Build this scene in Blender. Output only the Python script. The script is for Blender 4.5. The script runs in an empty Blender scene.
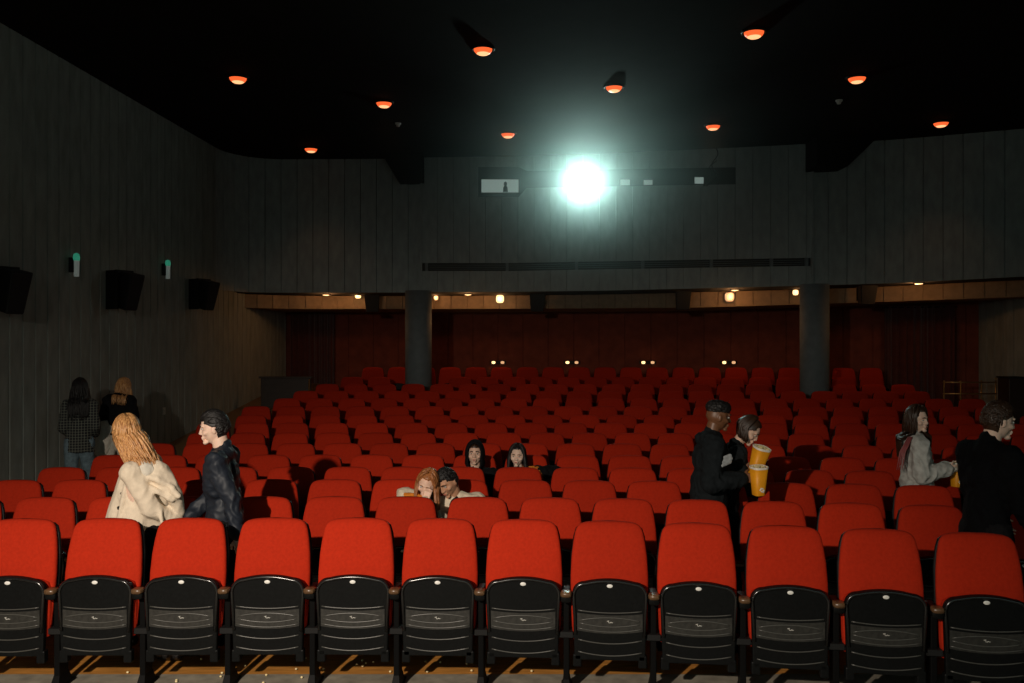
import bpy, bmesh, math, random
import numpy as np
from mathutils import Vector, Matrix, noise, Euler
PI = math.pi
HAZE = 0.115
random.seed(7)
SC = bpy.context.scene
COL = SC.collection
F = 890.0            # focal length in pixels of the 1024 px wide frame
CH = 2.25            # eye height above the front floor

# ------------------------------------------------------------------ materials
def mat(name, col, rough=0.6, metal=0.0, noise_amt=0.0, noise_scale=20.0, bump=0.0, spec=0.5, col2=None,
        emit=None, estr=0.0, sheen=0.0, stretch=(1, 1, 1), coat=0.0, rnd=0.0):
    m = bpy.data.materials.new(name); m.use_nodes = True
    nt = m.node_tree; b = nt.nodes['Principled BSDF']
    b.inputs['Base Color'].default_value = (*col, 1)
    b.inputs['Roughness'].default_value = rough
    b.inputs['Metallic'].default_value = metal
    b.inputs['Specular IOR Level'].default_value = spec
    if sheen: b.inputs['Sheen Weight'].default_value = sheen
    if coat: b.inputs['Coat Weight'].default_value = coat
    if emit:
        b.inputs['Emission Color'].default_value = (*emit, 1)
        b.inputs['Emission Strength'].default_value = estr
    out = None
    if noise_amt or bump:
        tc = nt.nodes.new('ShaderNodeTexCoord'); mp = nt.nodes.new('ShaderNodeMapping')
        mp.inputs['Scale'].default_value = stretch
        nz = nt.nodes.new('ShaderNodeTexNoise'); nz.inputs['Scale'].default_value = noise_scale
        nz.inputs['Detail'].default_value = 6
        nt.links.new(tc.outputs['Object'], mp.inputs['Vector']); nt.links.new(mp.outputs['Vector'], nz.inputs['Vector'])
        if noise_amt:
            r = nt.nodes.new('ShaderNodeValToRGB')
            c2 = col2 or tuple(c * (1 - noise_amt) for c in col)
            r.color_ramp.elements[0].position = 0.3; r.color_ramp.elements[1].position = 0.7
            r.color_ramp.elements[0].color = (*c2, 1); r.color_ramp.elements[1].color = (*col, 1)
            nt.links.new(nz.outputs['Fac'], r.inputs['Fac']); out = r.outputs['Color']
            nt.links.new(out, b.inputs['Base Color'])
        if bump:
            bp = nt.nodes.new('ShaderNodeBump'); bp.inputs['Strength'].default_value = bump
            bp.inputs['Distance'].default_value = 0.004
            nt.links.new(nz.outputs['Fac'], bp.inputs['Height']); nt.links.new(bp.outputs['Normal'], b.inputs['Normal'])
    if rnd and out is not None:
        oi = nt.nodes.new('ShaderNodeObjectInfo'); hs = nt.nodes.new('ShaderNodeHueSaturation')
        mr = nt.nodes.new('ShaderNodeMapRange'); mr.inputs['To Min'].default_value = 1 - rnd; mr.inputs['To Max'].default_value = 1 + rnd
        nt.links.new(oi.outputs['Random'], mr.inputs['Value']); nt.links.new(mr.outputs['Result'], hs.inputs['Value'])
        nt.links.new(out, hs.inputs['Color']); nt.links.new(hs.outputs['Color'], b.inputs['Base Color'])
    return m

def plaid_mat():
    m = mat('plaid_cloth', (0.012, 0.013, 0.014), 0.9)
    nt = m.node_tree; b = nt.nodes['Principled BSDF']
    tc = nt.nodes.new('ShaderNodeTexCoord'); sp = nt.nodes.new('ShaderNodeSeparateXYZ')
    nt.links.new(tc.outputs['Object'], sp.inputs['Vector'])
    def line(out):
        a = nt.nodes.new('ShaderNodeMath'); a.operation = 'MULTIPLY'; a.inputs[1].default_value = 30.0
        f = nt.nodes.new('ShaderNodeMath'); f.operation = 'FRACT'
        g = nt.nodes.new('ShaderNodeMath'); g.operation = 'LESS_THAN'; g.inputs[1].default_value = 0.17
        nt.links.new(out, a.inputs[0]); nt.links.new(a.outputs[0], f.inputs[0]); nt.links.new(f.outputs[0], g.inputs[0])
        return g.outputs[0]
    mx = nt.nodes.new('ShaderNodeMath'); mx.operation = 'MAXIMUM'
    nt.links.new(line(sp.outputs['X']), mx.inputs[0]); nt.links.new(line(sp.outputs['Z']), mx.inputs[1])
    mc = nt.nodes.new('ShaderNodeMix'); mc.data_type = 'RGBA'
    mc.inputs[6].default_value = (0.012, 0.013, 0.015, 1); mc.inputs[7].default_value = (0.16, 0.17, 0.14, 1)
    nt.links.new(mx.outputs[0], mc.inputs[0]); nt.links.new(mc.outputs[2], b.inputs['Base Color'])
    return m

M = {}
M['seat_red'] = mat('seat_red_fabric', (0.43, 0.023, 0.0065), 0.9, noise_amt=0.16, noise_scale=55, bump=0.25, spec=0.1, rnd=0.10)
M['seat_black'] = mat('black_moulded_plastic', (0.006, 0.0065, 0.0065), 0.42, noise_amt=0.3, noise_scale=60, bump=0.15, spec=0.09)
M['pan_worn'] = mat('worn_textured_plastic', (0.026, 0.025, 0.021), 0.5, noise_amt=0.55, noise_scale=38, bump=0.3, spec=0.4)
M['rib_plastic'] = mat('highlight_rib_plastic', (0.055, 0.054, 0.048), 0.35, spec=0.6)  # paler than the pan: highlights along the ribs put into the base colour
M['pan_gloss'] = mat('gloss_black_plastic', (0.008, 0.008, 0.008), 0.2, spec=0.6)
M['badge'] = mat('white_badge_enamel', (0.75, 0.74, 0.70), 0.4)
M['emblem'] = mat('pale_printed_emblem', (0.38, 0.37, 0.34), 0.4)
M['arm_wood'] = mat('brown_armrest_wood', (0.14, 0.075, 0.035), 0.3, noise_amt=0.4, noise_scale=15, stretch=(8, 1, 8), spec=0.6)
M['post'] = mat('black_powder_coat', (0.004, 0.004, 0.004), 0.5, spec=0.05)
M['wall'] = mat('dark_grey_wall_panels', (0.31, 0.335, 0.305), 0.85, noise_amt=0.3, noise_scale=7, bump=0.5, stretch=(1, 1, 0.35), spec=0.2)
M['fascia'] = mat('grey_booth_panels', (0.34, 0.38, 0.37), 0.85, noise_amt=0.25, noise_scale=9, bump=0.4, stretch=(1, 1, 0.4), spec=0.2)
M['band'] = mat('beige_band_panels', (0.27, 0.20, 0.13), 0.8, noise_amt=0.25, noise_scale=9, spec=0.2)
M['redwall'] = mat('dark_red_wall', (0.22, 0.052, 0.028), 0.8, noise_amt=0.3, noise_scale=5, bump=0.3, spec=0.2)
M['curtain'] = mat('dark_red_curtain', (0.11, 0.020, 0.012), 0.9, noise_amt=0.3, noise_scale=9, sheen=0.2)
M['ceiling'] = mat('black_ceiling_paint', (0.009, 0.007, 0.0065), 0.9, noise_amt=0.35, noise_scale=3, spec=0.15)
M['concrete'] = mat('grey_concrete_floor', (0.30, 0.27, 0.21), 0.7, noise_amt=0.45, noise_scale=9, bump=0.4)
M['woodfloor'] = mat('orange_wooden_floor', (0.62, 0.27, 0.055), 0.45, noise_amt=0.45, noise_scale=5, stretch=(1, 7, 1))
M['carpet'] = mat('brown_aisle_carpet', (0.22, 0.13, 0.055), 0.9, noise_amt=0.3, noise_scale=40)
M['column'] = mat('grey_column_paint', (0.15, 0.18, 0.19), 0.7, noise_amt=0.2, noise_scale=8)
M['black_box'] = mat('black_speaker_cabinet', (0.006, 0.006, 0.007), 0.7, noise_amt=0.4, noise_scale=90)
M['dark_metal'] = mat('dark_metal', (0.015, 0.015, 0.015), 0.5, 0.2, spec=.15)
M['rail'] = mat('dull_brass_rail', (0.35, 0.24, 0.10), 0.35, 0.8)
M['booth_dark'] = mat('dark_booth_slot', (0.010, 0.012, 0.012), 0.7)
M['darkwood'] = mat('dark_brown_wood', (0.035, 0.018, 0.010), 0.5, noise_amt=0.4, noise_scale=6, stretch=(1, 1, 6))
M['white_paint'] = mat('white_plastic', (0.6, 0.6, 0.57), 0.5)
M['tube'] = mat('frosted_tube', (0.7, 0.74, 0.70), 0.5, emit=(.7, .85, .78), estr=.07)
M['green_lit'] = mat('green_lit_lens', (0.05, 0.4, 0.25), 0.4, emit=(0.10, 0.85, 0.52), estr=0.16)
M['orange_bowl'] = mat('glowing_orange_bowl', (0.7, 0.25, 0.08), 0.4, emit=(1.0, 0.13, 0.03), estr=1.1)
M['bulb'] = mat('glowing_bulb', (0.9, 0.7, 0.5), 0.4, emit=(1.0, 0.45, 0.20), estr=1.5)
M['bulb_warm'] = mat('warm_lamp_glass', (0.9, 0.8, 0.6), 0.4, emit=(1.0, 0.60, 0.26), estr=2.2)
M['bulb_dim'] = mat('dim_lamp_glass', (0.9, 0.8, 0.6), 0.4, emit=(1.0, 0.50, 0.24), estr=0.8)
M['window_lit'] = mat('lit_booth_window', (0.4, 0.5, 0.48), 0.3, emit=(0.42, 0.56, 0.51), estr=0.38)
M['lens'] = mat('projector_lens_light', (1, 1, 1), 0.3, emit=(0.80, 1.0, 0.95), estr=300.0)
M['skin_light'] = mat('light_skin', (0.80, 0.52, 0.39), 0.5, noise_amt=0.1, noise_scale=25, spec=0.35)
M['skin_pale'] = mat('pale_skin', (0.86, 0.60, 0.47), 0.5, noise_amt=0.08, noise_scale=25, spec=0.35)
M['skin_tan'] = mat('tan_skin', (0.52, 0.27, 0.16), 0.5, noise_amt=0.1, noise_scale=25, spec=0.35)
M['skin_dark'] = mat('brown_skin', (0.20, 0.085, 0.04), 0.42, noise_amt=0.15, noise_scale=25, spec=0.45)
for s in ('light', 'pale', 'tan', 'dark'):
    b = M['skin_' + s].node_tree.nodes['Principled BSDF']
    b.inputs['Subsurface Weight'].default_value = 0.08; b.inputs['Subsurface Radius'].default_value = (0.02, 0.008, 0.004)
M['lips'] = mat('lip_skin', (0.42, 0.13, 0.10), 0.4)
M['lips_dark'] = mat('brown_lip_skin', (0.16, 0.06, 0.045), 0.4)
M['eye_white'] = mat('eye_white', (0.6, 0.57, 0.53), 0.2)
M['iris'] = mat('dark_iris', (0.012, 0.008, 0.006), 0.15)
M['brow_dark'] = mat('dark_brow_hair', (0.025, 0.015, 0.010), 0.7)
M['brow_fair'] = mat('fair_brow_hair', (0.20, 0.10, 0.045), 0.7)
hs = dict(noise_scale=16, stretch=(7, 7, 0.7), bump=0.5)
M['hair_blonde'] = mat('blonde_hair', (0.78, 0.43, 0.17), 0.42, noise_amt=0.6, col2=(0.30, 0.11, 0.03), **hs)
M['hair_ginger'] = mat('ginger_blonde_hair', (0.48, 0.19, 0.06), 0.42, noise_amt=0.6, col2=(0.17, 0.05, 0.016), **hs)
M['hair_black'] = mat('black_hair', (0.009, 0.007, 0.007), 0.55, noise_amt=0.5, **hs)
M['hair_brown'] = mat('dark_brown_hair', (0.055, 0.026, 0.013), 0.4, noise_amt=0.6, **hs)
def cloth(n, c, n_amt=0.25, sc=30): return mat(n, c, 0.95, noise_amt=n_amt, noise_scale=sc, bump=0.5, spec=0.08)
M['beige_wool'] = cloth('beige_wool', (0.80, 0.68, 0.53), 0.14)
M['white_cotton'] = cloth('white_cotton', (0.70, 0.65, 0.56), 0.12)
M['cream_fleece'] = cloth('cream_fleece', (0.78, 0.66, 0.50), 0.15, 60)
M['navy_nylon'] = mat('navy_nylon', (0.014, 0.019, 0.030), 0.55, noise_amt=0.3, noise_scale=8, bump=0.6, spec=0.35)
M['black_cotton'] = cloth('black_cotton', (0.010, 0.010, 0.011))
M['black_wool'] = cloth('black_wool', (0.005, 0.005, 0.006), 0.3, 60)
M['charcoal'] = cloth('charcoal_sweat_cloth', (0.014, 0.017, 0.019), 0.3)
M['denim_pale'] = cloth('pale_grey_denim', (0.60, 0.60, 0.56), 0.3, 22)
M['denim_blue'] = cloth('blue_denim', (0.17, 0.24, 0.28), 0.35, 30)
M['orange_cloth'] = cloth('orange_cloth', (0.75, 0.24, 0.03), 0.25)
M['pink_hair'] = mat('dyed_pink_hair', (0.40, 0.10, 0.10), 0.5, noise_amt=0.3, noise_scale=20)
M['plaid'] = plaid_mat()
M['print_grey'] = mat('grey_shirt_print', (0.42, 0.44, 0.45), 0.8, noise_amt=0.35, noise_scale=40)
M['cup_orange'] = mat('orange_paper_cup', (1.0, 0.40, 0.012), 0.5, noise_amt=0.15, noise_scale=12)
M['cup_white'] = mat('white_paper_rim', (0.85, 0.78, 0.66), 0.5)
M['popcorn'] = mat('popcorn', (0.90, 0.74, 0.40), 0.8, noise_amt=0.3, noise_scale=50)
M['leather'] = mat('black_leather', (0.01, 0.01, 0.01), 0.35)

# ------------------------------------------------------------------ helpers
def tag(o, label=None, cat=None, group=None, kind=None):
    if label: o['label'] = label
    if cat: o['category'] = cat
    if group: o['group'] = group
    if kind: o['kind'] = kind
    return o
def empty(name, loc, rz=0.0, label=None, cat=None, group=None):
    o = bpy.data.objects.new(name, None); COL.objects.link(o)
    o.location = loc; o.rotation_euler = (0, 0, rz); o.empty_display_size = 0.1
    return tag(o, label, cat, group)
def link(name, me, m, parent=None, smooth=True, loc=None):
    if m is not None:
        for mm in (m if isinstance(m, (list, tuple)) else [m]): me.materials.append(mm)
    if smooth:
        me.polygons.foreach_set('use_smooth', [True] * len(me.polygons))
    o = bpy.data.objects.new(name, me); COL.objects.link(o)
    if parent: o.parent = parent
    if loc: o.location = loc
    return o
def obj(name, bm, m, parent=None, smooth=False, bevel=0.0, loc=None, rot=None):
    bmesh.ops.recalc_face_normals(bm, faces=bm.faces)
    me = bpy.data.meshes.new(name); bm.to_mesh(me); bm.free()
    o = link(name, me, m, parent, smooth, loc)
    if rot: o.rotation_euler = rot
    if bevel:
        md = o.modifiers.new('bevel', 'BEVEL'); md.width = bevel; md.segments = 2; md.limit_method = 'ANGLE'
    return o
def box(bm, x0, x1, y0, y1, z0, z1, R=None):
    vs = []
    for x in (x0, x1):
        for y in (y0, y1):
            for z in (z0, z1):
                v = Vector((x, y, z)); v = R @ v if R else v
                vs.append(bm.verts.new(v))
    for f in ((0, 1, 3, 2), (4, 6, 7, 5), (0, 4, 5, 1), (2, 3, 7, 6), (0, 2, 6, 4), (1, 5, 7, 3)):
        bm.faces.new([vs[i] for i in f])
def loft(bm, rings, cap=True):
    rr = [[bm.verts.new(p) for p in r] for r in rings]
    n = len(rr[0])
    for a, b in zip(rr, rr[1:]):
        for i in range(n):
            bm.faces.new((a[i], a[(i + 1) % n], b[(i + 1) % n], b[i]))
    if cap:
        bm.faces.new(rr[0][::-1]); bm.faces.new(rr[-1])
def lathe(bm, prof, cx=0, cy=0, cz=0, n=24, T=None, cap=False):
    rings = []
    for r, z in prof:
        ring = []
        for i in range(n):
            a = 2 * PI * i / n
            p = Vector((cx + r * math.cos(a), cy + r * math.sin(a), cz + z))
            ring.append(T @ p if T else p)
        rings.append(ring)
    loft(bm, rings, cap)
def tube(bm, pts, rad, n=8):
    pts = [Vector(p) for p in pts]
    if not isinstance(rad, (list, tuple)): rad = [rad] * len(pts)
    up = Vector((0.13, 0.21, 0.97)).normalized(); rings = []
    for i, p in enumerate(pts):
        t = (pts[min(i + 1, len(pts) - 1)] - pts[max(i - 1, 0)])
        if t.length < 1e-6: t = Vector((0, 0, 1))
        t.normalize()
        a = t.cross(up)
        if a.length < 0.05: a = t.cross(Vector((1, 0, 0)))
        a.normalize(); b = t.cross(a); up = a.cross(t).normalized() if False else up
        rings.append([p + (a * math.cos(2 * PI * k / n) + b * math.sin(2 * PI * k / n)) * rad[i] for k in range(n)])
    loft(bm, rings, True)
def ribbon(bm, path, z0s, z1s):
    """vertical sheet along a path of (x, y), z0/z1 per point"""
    lo = [bm.verts.new((p[0], p[1], z)) for p, z in zip(path, z0s)]
    hi = [bm.verts.new((p[0], p[1], z)) for p, z in zip(path, z1s)]
    for i in range(len(path) - 1):
        bm.faces.new((lo[i], lo[i + 1], hi[i + 1], hi[i]))
def interp(xs, ys, x):
    return float(np.interp(x, xs, ys))
def grooved(path, pitch, gw=0.022, gd=0.03, side=1):
    """resample a polyline and cut a narrow groove every `pitch` metres; the groove goes to the `side` of travel"""
    P = np.array(path, float); seg = np.hypot(*np.diff(P, axis=0).T); s = np.concatenate([[0], np.cumsum(seg)])
    out = []
    def at(t): return np.array([np.interp(t, s, P[:, 0]), np.interp(t, s, P[:, 1])])
    t = 0.0
    while t < s[-1] - pitch:
        a, b = at(t), at(t + pitch); d = (b - a) / max(np.hypot(*(b - a)), 1e-6); n = np.array([-d[1], d[0]]) * side
        m = at(t + pitch * 0.5)
        out += [a, m, b - d * gw, b - d * gw * 0.75 + n * gd, b - d * gw * 0.25 + n * gd]
        t += pitch
    out.append(at(s[-1]))
    return [tuple(p) for p in out]
def structure(name, bm, m, smooth=False, bevel=0.0):
    o = obj(name, bm, m, None, smooth, bevel); o['kind'] = 'structure'; return o
ORD = ['zeroth', 'first', 'second', 'third', 'fourth', 'fifth', 'sixth', 'seventh', 'eighth', 'ninth', 'tenth', 'eleventh', 'twelfth',
       'thirteenth', 'fourteenth', 'fifteenth', 'sixteenth', 'seventeenth', 'eighteenth', 'nineteenth', 'twentieth', 'twenty-first',
       'twenty-second', 'twenty-third', 'twenty-fourth', 'twenty-fifth', 'twenty-sixth']
def P(px, py, Y):
    """world point seen at photo pixel (px, py) when it stands Y metres in front of the eye"""
    return Vector(((px - 512) / F * Y, Y, CH - (py - 341.5) / F * Y))

# ------------------------------------------------------------------ the room
CEIL = 6.02
def wallX(Y): return 0.0427 * Y - 6.5
FX = [-5.7, -2.0, 0.0, 1.8, 3.5, 5.2, 7.2, 9.1, 11.2]
FY = [18.45, 18.35, 18.2, 17.95, 17.6, 17.2, 16.6, 15.75, 14.7]
FZ = [3.26, 3.26, 3.26, 3.27, 3.29, 3.31, 3.34, 3.40, 3.44]
def fy(x): return interp(FX, FY, x)
def fz(x): return interp(FX, FZ, x)
RD = [0, 5.87, 6.8, 7.7, 8.6, 9.5, 10.5, 11.45, 12.3, 13.2, 14.1, 15.1, 16.1, 17.1, 18.1, 19.0, 24]
RH = [0, 0, -.02, -.027, -.045, -.042, -.032, -.006, .045, .08, .143, .204, .276, .354, .449, .620, .85]
def ramp(Y): return interp(RD, RH, Y)
def aisle(Y): return max(0.0, 0.105 * (Y - 10.3))

bm = bmesh.new()                                   # front strip of concrete
box(bm, -9, 12, -3, 6.02, -0.12, 0.0)
structure('floor_front', bm, M['concrete'])
bm = bmesh.new()                                   # wooden seating floor, flat then rising
ys = [6.0, 8, 10.5, 11.5, 12.4, 13.3, 14.2, 15.2, 16.2, 17.2, 18.1, 19.1, 20.5, 23]
a = [bm.verts.new((-4.75, y, ramp(y) if y > 6.01 else 0)) for y in ys]; b = [bm.verts.new((12, y, ramp(y))) for y in ys]
for i in range(len(ys) - 1): bm.faces.new((a[i], b[i], b[i + 1], a[i + 1]))
structure('floor_seating', bm, M['woodfloor'])
bm = bmesh.new()                                   # aisle ramp along the left wall
ys = [5.98, 8, 10.3, 12, 14, 16, 18, 20, 22.5]
rings = [[(-6.9, y, aisle(y) + .002), (-4.7, y, aisle(y) + .002), (-4.7, y, -0.1), (-6.9, y, -0.1)] for y in ys]
loft(bm, [[Vector(p) for p in r] for r in rings])
structure('floor_aisle', bm, M['carpet'])

# left wall: grooved panels, rounding into the booth wall
path = [(wallX(y), y) for y in np.linspace(-2.5, 21.9, 50)]
gp = grooved(path, 0.27, 0.03, 0.04, 1)
bm = bmesh.new(); ribbon(bm, gp, [-0.1] * len(gp), [CEIL + .1] * len(gp))
structure('wall_left', bm, M['wall'])
# rounded corner upper wall + booth wall
corner = [(wallX(17.3) + 0.002, 17.3)]
for k in range(1, 9):
    t = k / 9 * PI / 2
    corner.append((wallX(17.3) + 1.05 * (1 - math.cos(t)), 17.3 + 1.12 * math.sin(t)))
left_f = corner + [(x, fy(x)) for x in np.linspace(-4.7, -1.86, 10)]
gp = grooved(left_f, 0.33, 0.02, 0.03, 1)
bm = bmesh.new(); ribbon(bm, gp, [fz(p[0]) for p in gp], [CEIL + .1] * len(gp))
right_f = [(x, fy(x)) for x in np.linspace(5.72, 11.2, 20)]
gp = grooved(right_f, 0.33, 0.02, 0.03, 1)
ribbon(bm, gp, [fz(p[0]) for p in gp], [CEIL + .1] * len(gp))
# return faces of the centre section
for x in (-1.86, 5.72):
    y = fy(x); box(bm, x - .02, x + .02, y - .14, y + .05, fz(x), CEIL + .1)
structure('wall_booth_sides', bm, M['fascia'])
# centre section, with slots cut
def cz(py, x): return CH - (py - 341.5) / F * (fy(x) - .1)
cen = [(x, fy(x) - .1) for x in np.linspace(-1.84, 5.70, 30)]
gp = grooved(cen, 0.33, 0.016, 0.02, 1)
SL0, SL1 = -0.83, 4.35
def zslot(x):  # main slot z range
    if x < 0.17: return (5.20, 5.80) if False else (cz(197, x), cz(167, x))
    return cz(188 - (x - .2) * .9, x), cz(171 - (x - .2) * .9, x)
bm = bmesh.new()
def rib(pts, zf0, zf1): ribbon(bm, pts, [zf0(p[0]) for p in pts], [zf1(p[0]) for p in pts])
inS = [p for p in gp if SL0 <= p[0] <= SL1]
pl = [p for p in gp if p[0] <= SL0] + [inS[0]]; pr = [inS[-1]] + [p for p in gp if p[0] >= SL1]
v0 = lambda x: cz(271 - max(0, x) * .9, x); v1 = lambda x: cz(263 - max(0, x) * .9, x)
top = lambda x: CEIL + .1
rib(gp, lambda x: fz(x), v0)
rib(gp, v1, lambda x: cz(198, x) if x < 4.4 else cz(190, x))
rib(pl, lambda x: cz(198, x), top); rib(pr, lambda x: cz(190 if x > 4.4 else 198, x), top)
rib(inS, lambda x: cz(198, x), lambda x: zslot(x)[0]); rib(inS, lambda x: zslot(x)[1], top)
# soffit thickness at the bottom of the centre section
structure('wall_booth_centre', bm, M['fascia'])
bm = bmesh.new()                                   # recess behind the slots
pp = [(x, fy(x) + .22) for x in np.linspace(-1.84, 5.7, 12)]
ribbon(bm, pp, [4.9] * 12, [CEIL] * 12)
pp = [(x, fy(x) - .02) for x in np.linspace(-1.84, 5.7, 12)]
ribbon(bm, pp, [3.5] * 12, [4.4] * 12)
structure('wall_booth_recess', bm, M['booth_dark'])

# soffit under the booth, the beige band behind it, the red rear wall
xs = np.linspace(-6.2, 11.2, 40)
bm = bmesh.new()
a = [bm.verts.new((x, fy(x) - (.1 if -1.86 < x < 5.72 else 0), fz(x))) for x in xs]; b = [bm.verts.new((x, fy(x) + 5, fz(x))) for x in xs]
for i in range(len(xs) - 1): bm.faces.new((a[i], a[i + 1], b[i + 1], b[i]))
structure('ceiling_under_booth', bm, M['ceiling'])
bx = [-5.75, -5.0, -4.2] + list(np.linspace(-3.4, 9.2, 24)) + [9.8, 10.6]
bp = [(x, fy(x) + 1.35 - (0.9 if x < -5.6 else 0.25 if x < -4.9 else 0)) for x in bx]
gp = grooved(bp, 0.36, 0.018, 0.02, 1)
bm = bmesh.new()
def bz(x): return 2.97 + max(0, x - 4) * .022
ribbon(bm, gp, [bz(p[0]) for p in gp], [fz(p[0]) + .05 for p in gp])
lo = [bm.verts.new((x, y, bz(x))) for x, y in bp]; hi = [bm.verts.new((x, y + 4, bz(x))) for x, y in bp]
for i in range(len(bp) - 1): bm.faces.new((lo[i], lo[i + 1], hi[i + 1], hi[i]))
structure('trim_band', bm, M['band'])
rp = [(x, fy(x) + 3.7) for x in np.linspace(-5.9, 10.9, 60)]
gp = grooved(rp, 0.62, 0.03, 0.02, 1)
bm = bmesh.new(); ribbon(bm, gp, [0.3] * len(gp), [3.3] * len(gp))
structure('wall_rear', bm, M['redwall'])
# right wall: sweeps in under the booth
bm = bmesh.new()
rwp = grooved([(10.6, -2.5), (10.6, 14.5), (10.45, 16.5), (10.0, 18.0), (9.9, 21.0)], 0.3, 0.02, 0.025, -1)
ribbon(bm, rwp, [-.1] * len(rwp), [CEIL + .1] * len(rwp))
structure('wall_right', bm, M['wall'])
# front wall behind the photographer with the big screen
bm = bmesh.new(); box(bm, -9, 12, -3.2, -3.0, -.1, CEIL + .1)
structure('wall_front', bm, M['booth_dark'])
# ceiling
bm = bmesh.new(); box(bm, -9, 13, -3.2, 23, CEIL, CEIL + .15)
structure('ceiling', bm, M['ceiling'])
# two dropped blocks where the ceiling meets the booth wall
def drop(x0, x1, slope_left, zb):
    bm = bmesh.new()
    y0, y1 = fy((x0 + x1) / 2) - .55, fy((x0 + x1) / 2) + .1
    s = 0.32
    if slope_left: prof = [(x0, CEIL + .01), (x0 + s, zb), (x1, zb), (x1, CEIL + .01)]
    else: prof = [(x0, CEIL + .01), (x0, zb), (x1 - s - .25, zb), (x1, CEIL + .01)]
    loft(bm, [[Vector((x, y, z)) for x, z in prof] for y in (y0, y1)])
    return bm
structure('trim_1', drop(-2.62, -1.80, True, 5.49), M['ceiling'])
structure('trim_2', drop(5.60, 6.75, False, 5.48), M['ceiling'])

# columns
for i, (px, Y, lab) in enumerate(((418.5, 18.1, 'round grey column left of the projector, behind the seats'), (814.5, 16.95, 'round grey column right of the projector, behind the seats'))):
    x = (px - 512) / F * Y; t = empty('column', (x, Y, ramp(Y)), 0, lab, 'column', 'round columns under the booth')
    bm = bmesh.new(); lathe(bm, [(.27, 0.10), (.27, fz(x) - ramp(Y) + .02)], n=40, cap=True); obj('shaft', bm, M['column'], t, True)
    bm = bmesh.new(); lathe(bm, [(.31, 0), (.31, .08), (.28, .11)], n=40, cap=True); obj('base', bm, M['dark_metal'], t, True)

# curtains
def curtain(x0, x1, lab, off=3.45):
    bm = bmesh.new(); n = 160; pts = []
    for i in range(n + 1):
        x = x0 + (x1 - x0) * i / n
        w = math.sin(i / n * (x1 - x0) / .13 * 2 * PI); pts.append((x + .02 * math.sin(i * .31), fy(x) + off + .05 * w))
    zb = ramp(fy(x0) + off) + .06
    ribbon(bm, pts, [zb] * len(pts), [3.02] * len(pts))
    t = empty('curtain', ((x0 + x1) / 2, fy(x0) + off, zb), 0, lab, 'curtain', 'dark red curtains on the rear wall')
    me_o = obj('drape', bm, M['curtain'], None, True)
    md = me_o.modifiers.new('thick', 'SOLIDIFY'); md.thickness = .008
    me_o.location = (-t.location[0], -t.location[1], -t.location[2]); me_o.parent = t
    bm = bmesh.new(); tube(bm, [(-(x1 - x0) / 2 - .05, 0, 2.99 - zb), ((x1 - x0) / 2 + .05, fy(x1) - fy(x0), 2.99 - zb)], .015); obj('curtain_rail', bm, M['dark_metal'], t, True)
curtain(-5.45, -4.35, 'dark red pleated curtain at the left end of the rear wall')
curtain(8.15, 9.4, 'dark red pleated curtain at the right end of the rear wall', 3.3)

# low dark cabinet / half wall on the left, railing on the right
t = empty('partition', (-4.62, 18.6, .72), 0, 'low dark wooden partition beside the left wall behind the seats', 'partition')
bm = bmesh.new(); box(bm, -.62, .42, -.04, .04, 0, .76); obj('panel', bm, M['darkwood'], t, bevel=.006)
bm = bmesh.new(); box(bm, -.66, .46, -.07, .07, .76, .80); obj('cap', bm, M['darkwood'], t, bevel=.006)
bm = bmesh.new(); tube(bm, [(.40, -.09, -.2), (.40, -.09, .74)], .014); obj('handrail_post', bm, M['rail'], t, True)
t = empty('railing', (8.95, 17.2, .42), 0, 'low metal railing at the right end of the rear rows', 'railing')
for z in (.82, 1.04):
    bm = bmesh.new(); tube(bm, [(-.62, 0, z), (.42, 0, z)], .014); obj('rail', bm, M['rail'], t, True)
for x in (-.6, -.28, .12, .40):
    bm = bmesh.new(); tube(bm, [(x, 0, 0), (x, 0, 1.08)], .014); obj('upright', bm, M['rail'], t, True)
bm = bmesh.new(); lathe(bm, [(.001, -.03), (.03, 0), (.001, .03)], .40, 0, 1.11, 12); obj('finial', bm, M['rail'], t, True)
t = empty('cabinet', (9.75, 17.3, .42), 0, 'dark upright box standing right of the metal railing', 'cabinet')
bm = bmesh.new(); box(bm, -.2, .16, -.2, .2, 0, 1.12); obj('body', bm, M['darkwood'], t, bevel=.01)
bm = bmesh.new(); box(bm, -.22, .18, -.22, .22, 1.12, 1.15); obj('top', bm, M['dark_metal'], t, bevel=.005)

# ------------------------------------------------------------------ lamps
def ceiling_lamp(px, py, lab):
    Y = (CEIL - CH) * F / (341.5 - py); x = (px - 512) / F * Y
    t = empty('ceiling_lamp', (x, Y, CEIL), 0, lab, 'ceiling lamp', 'orange ceiling downlights')
    bm = bmesh.new(); lathe(bm, [(.155, 0), (.155, -.018), (.135, -.03), (.125, -.018), (.125, 0)], n=32); obj('trim_ring', bm, M['dark_metal'], t, True)
    bm = bmesh.new(); lathe(bm, [(.120, -.012), (.116, -.035), (.100, -.058), (.082, -.072)], n=32); obj('bowl', bm, M['orange_bowl'], t, True)
    bm = bmesh.new(); lathe(bm, [(.083, -.0715), (.066, -.082), (.035, -.088), (.001, -.090)], n=32); obj('lit_rim', bm, M['bulb'], t, True)
    l = bpy.data.lights.new('lamp_light', 'SPOT'); l.energy = 9; l.color = (1, .45, .2); l.spot_size = 1.6; l.spot_blend = .8; l.shadow_soft_size = .08
    lo = bpy.data.objects.new('lamp_light', l); COL.objects.link(lo); lo.location = (0, 0, -.13); lo.parent = t
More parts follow.
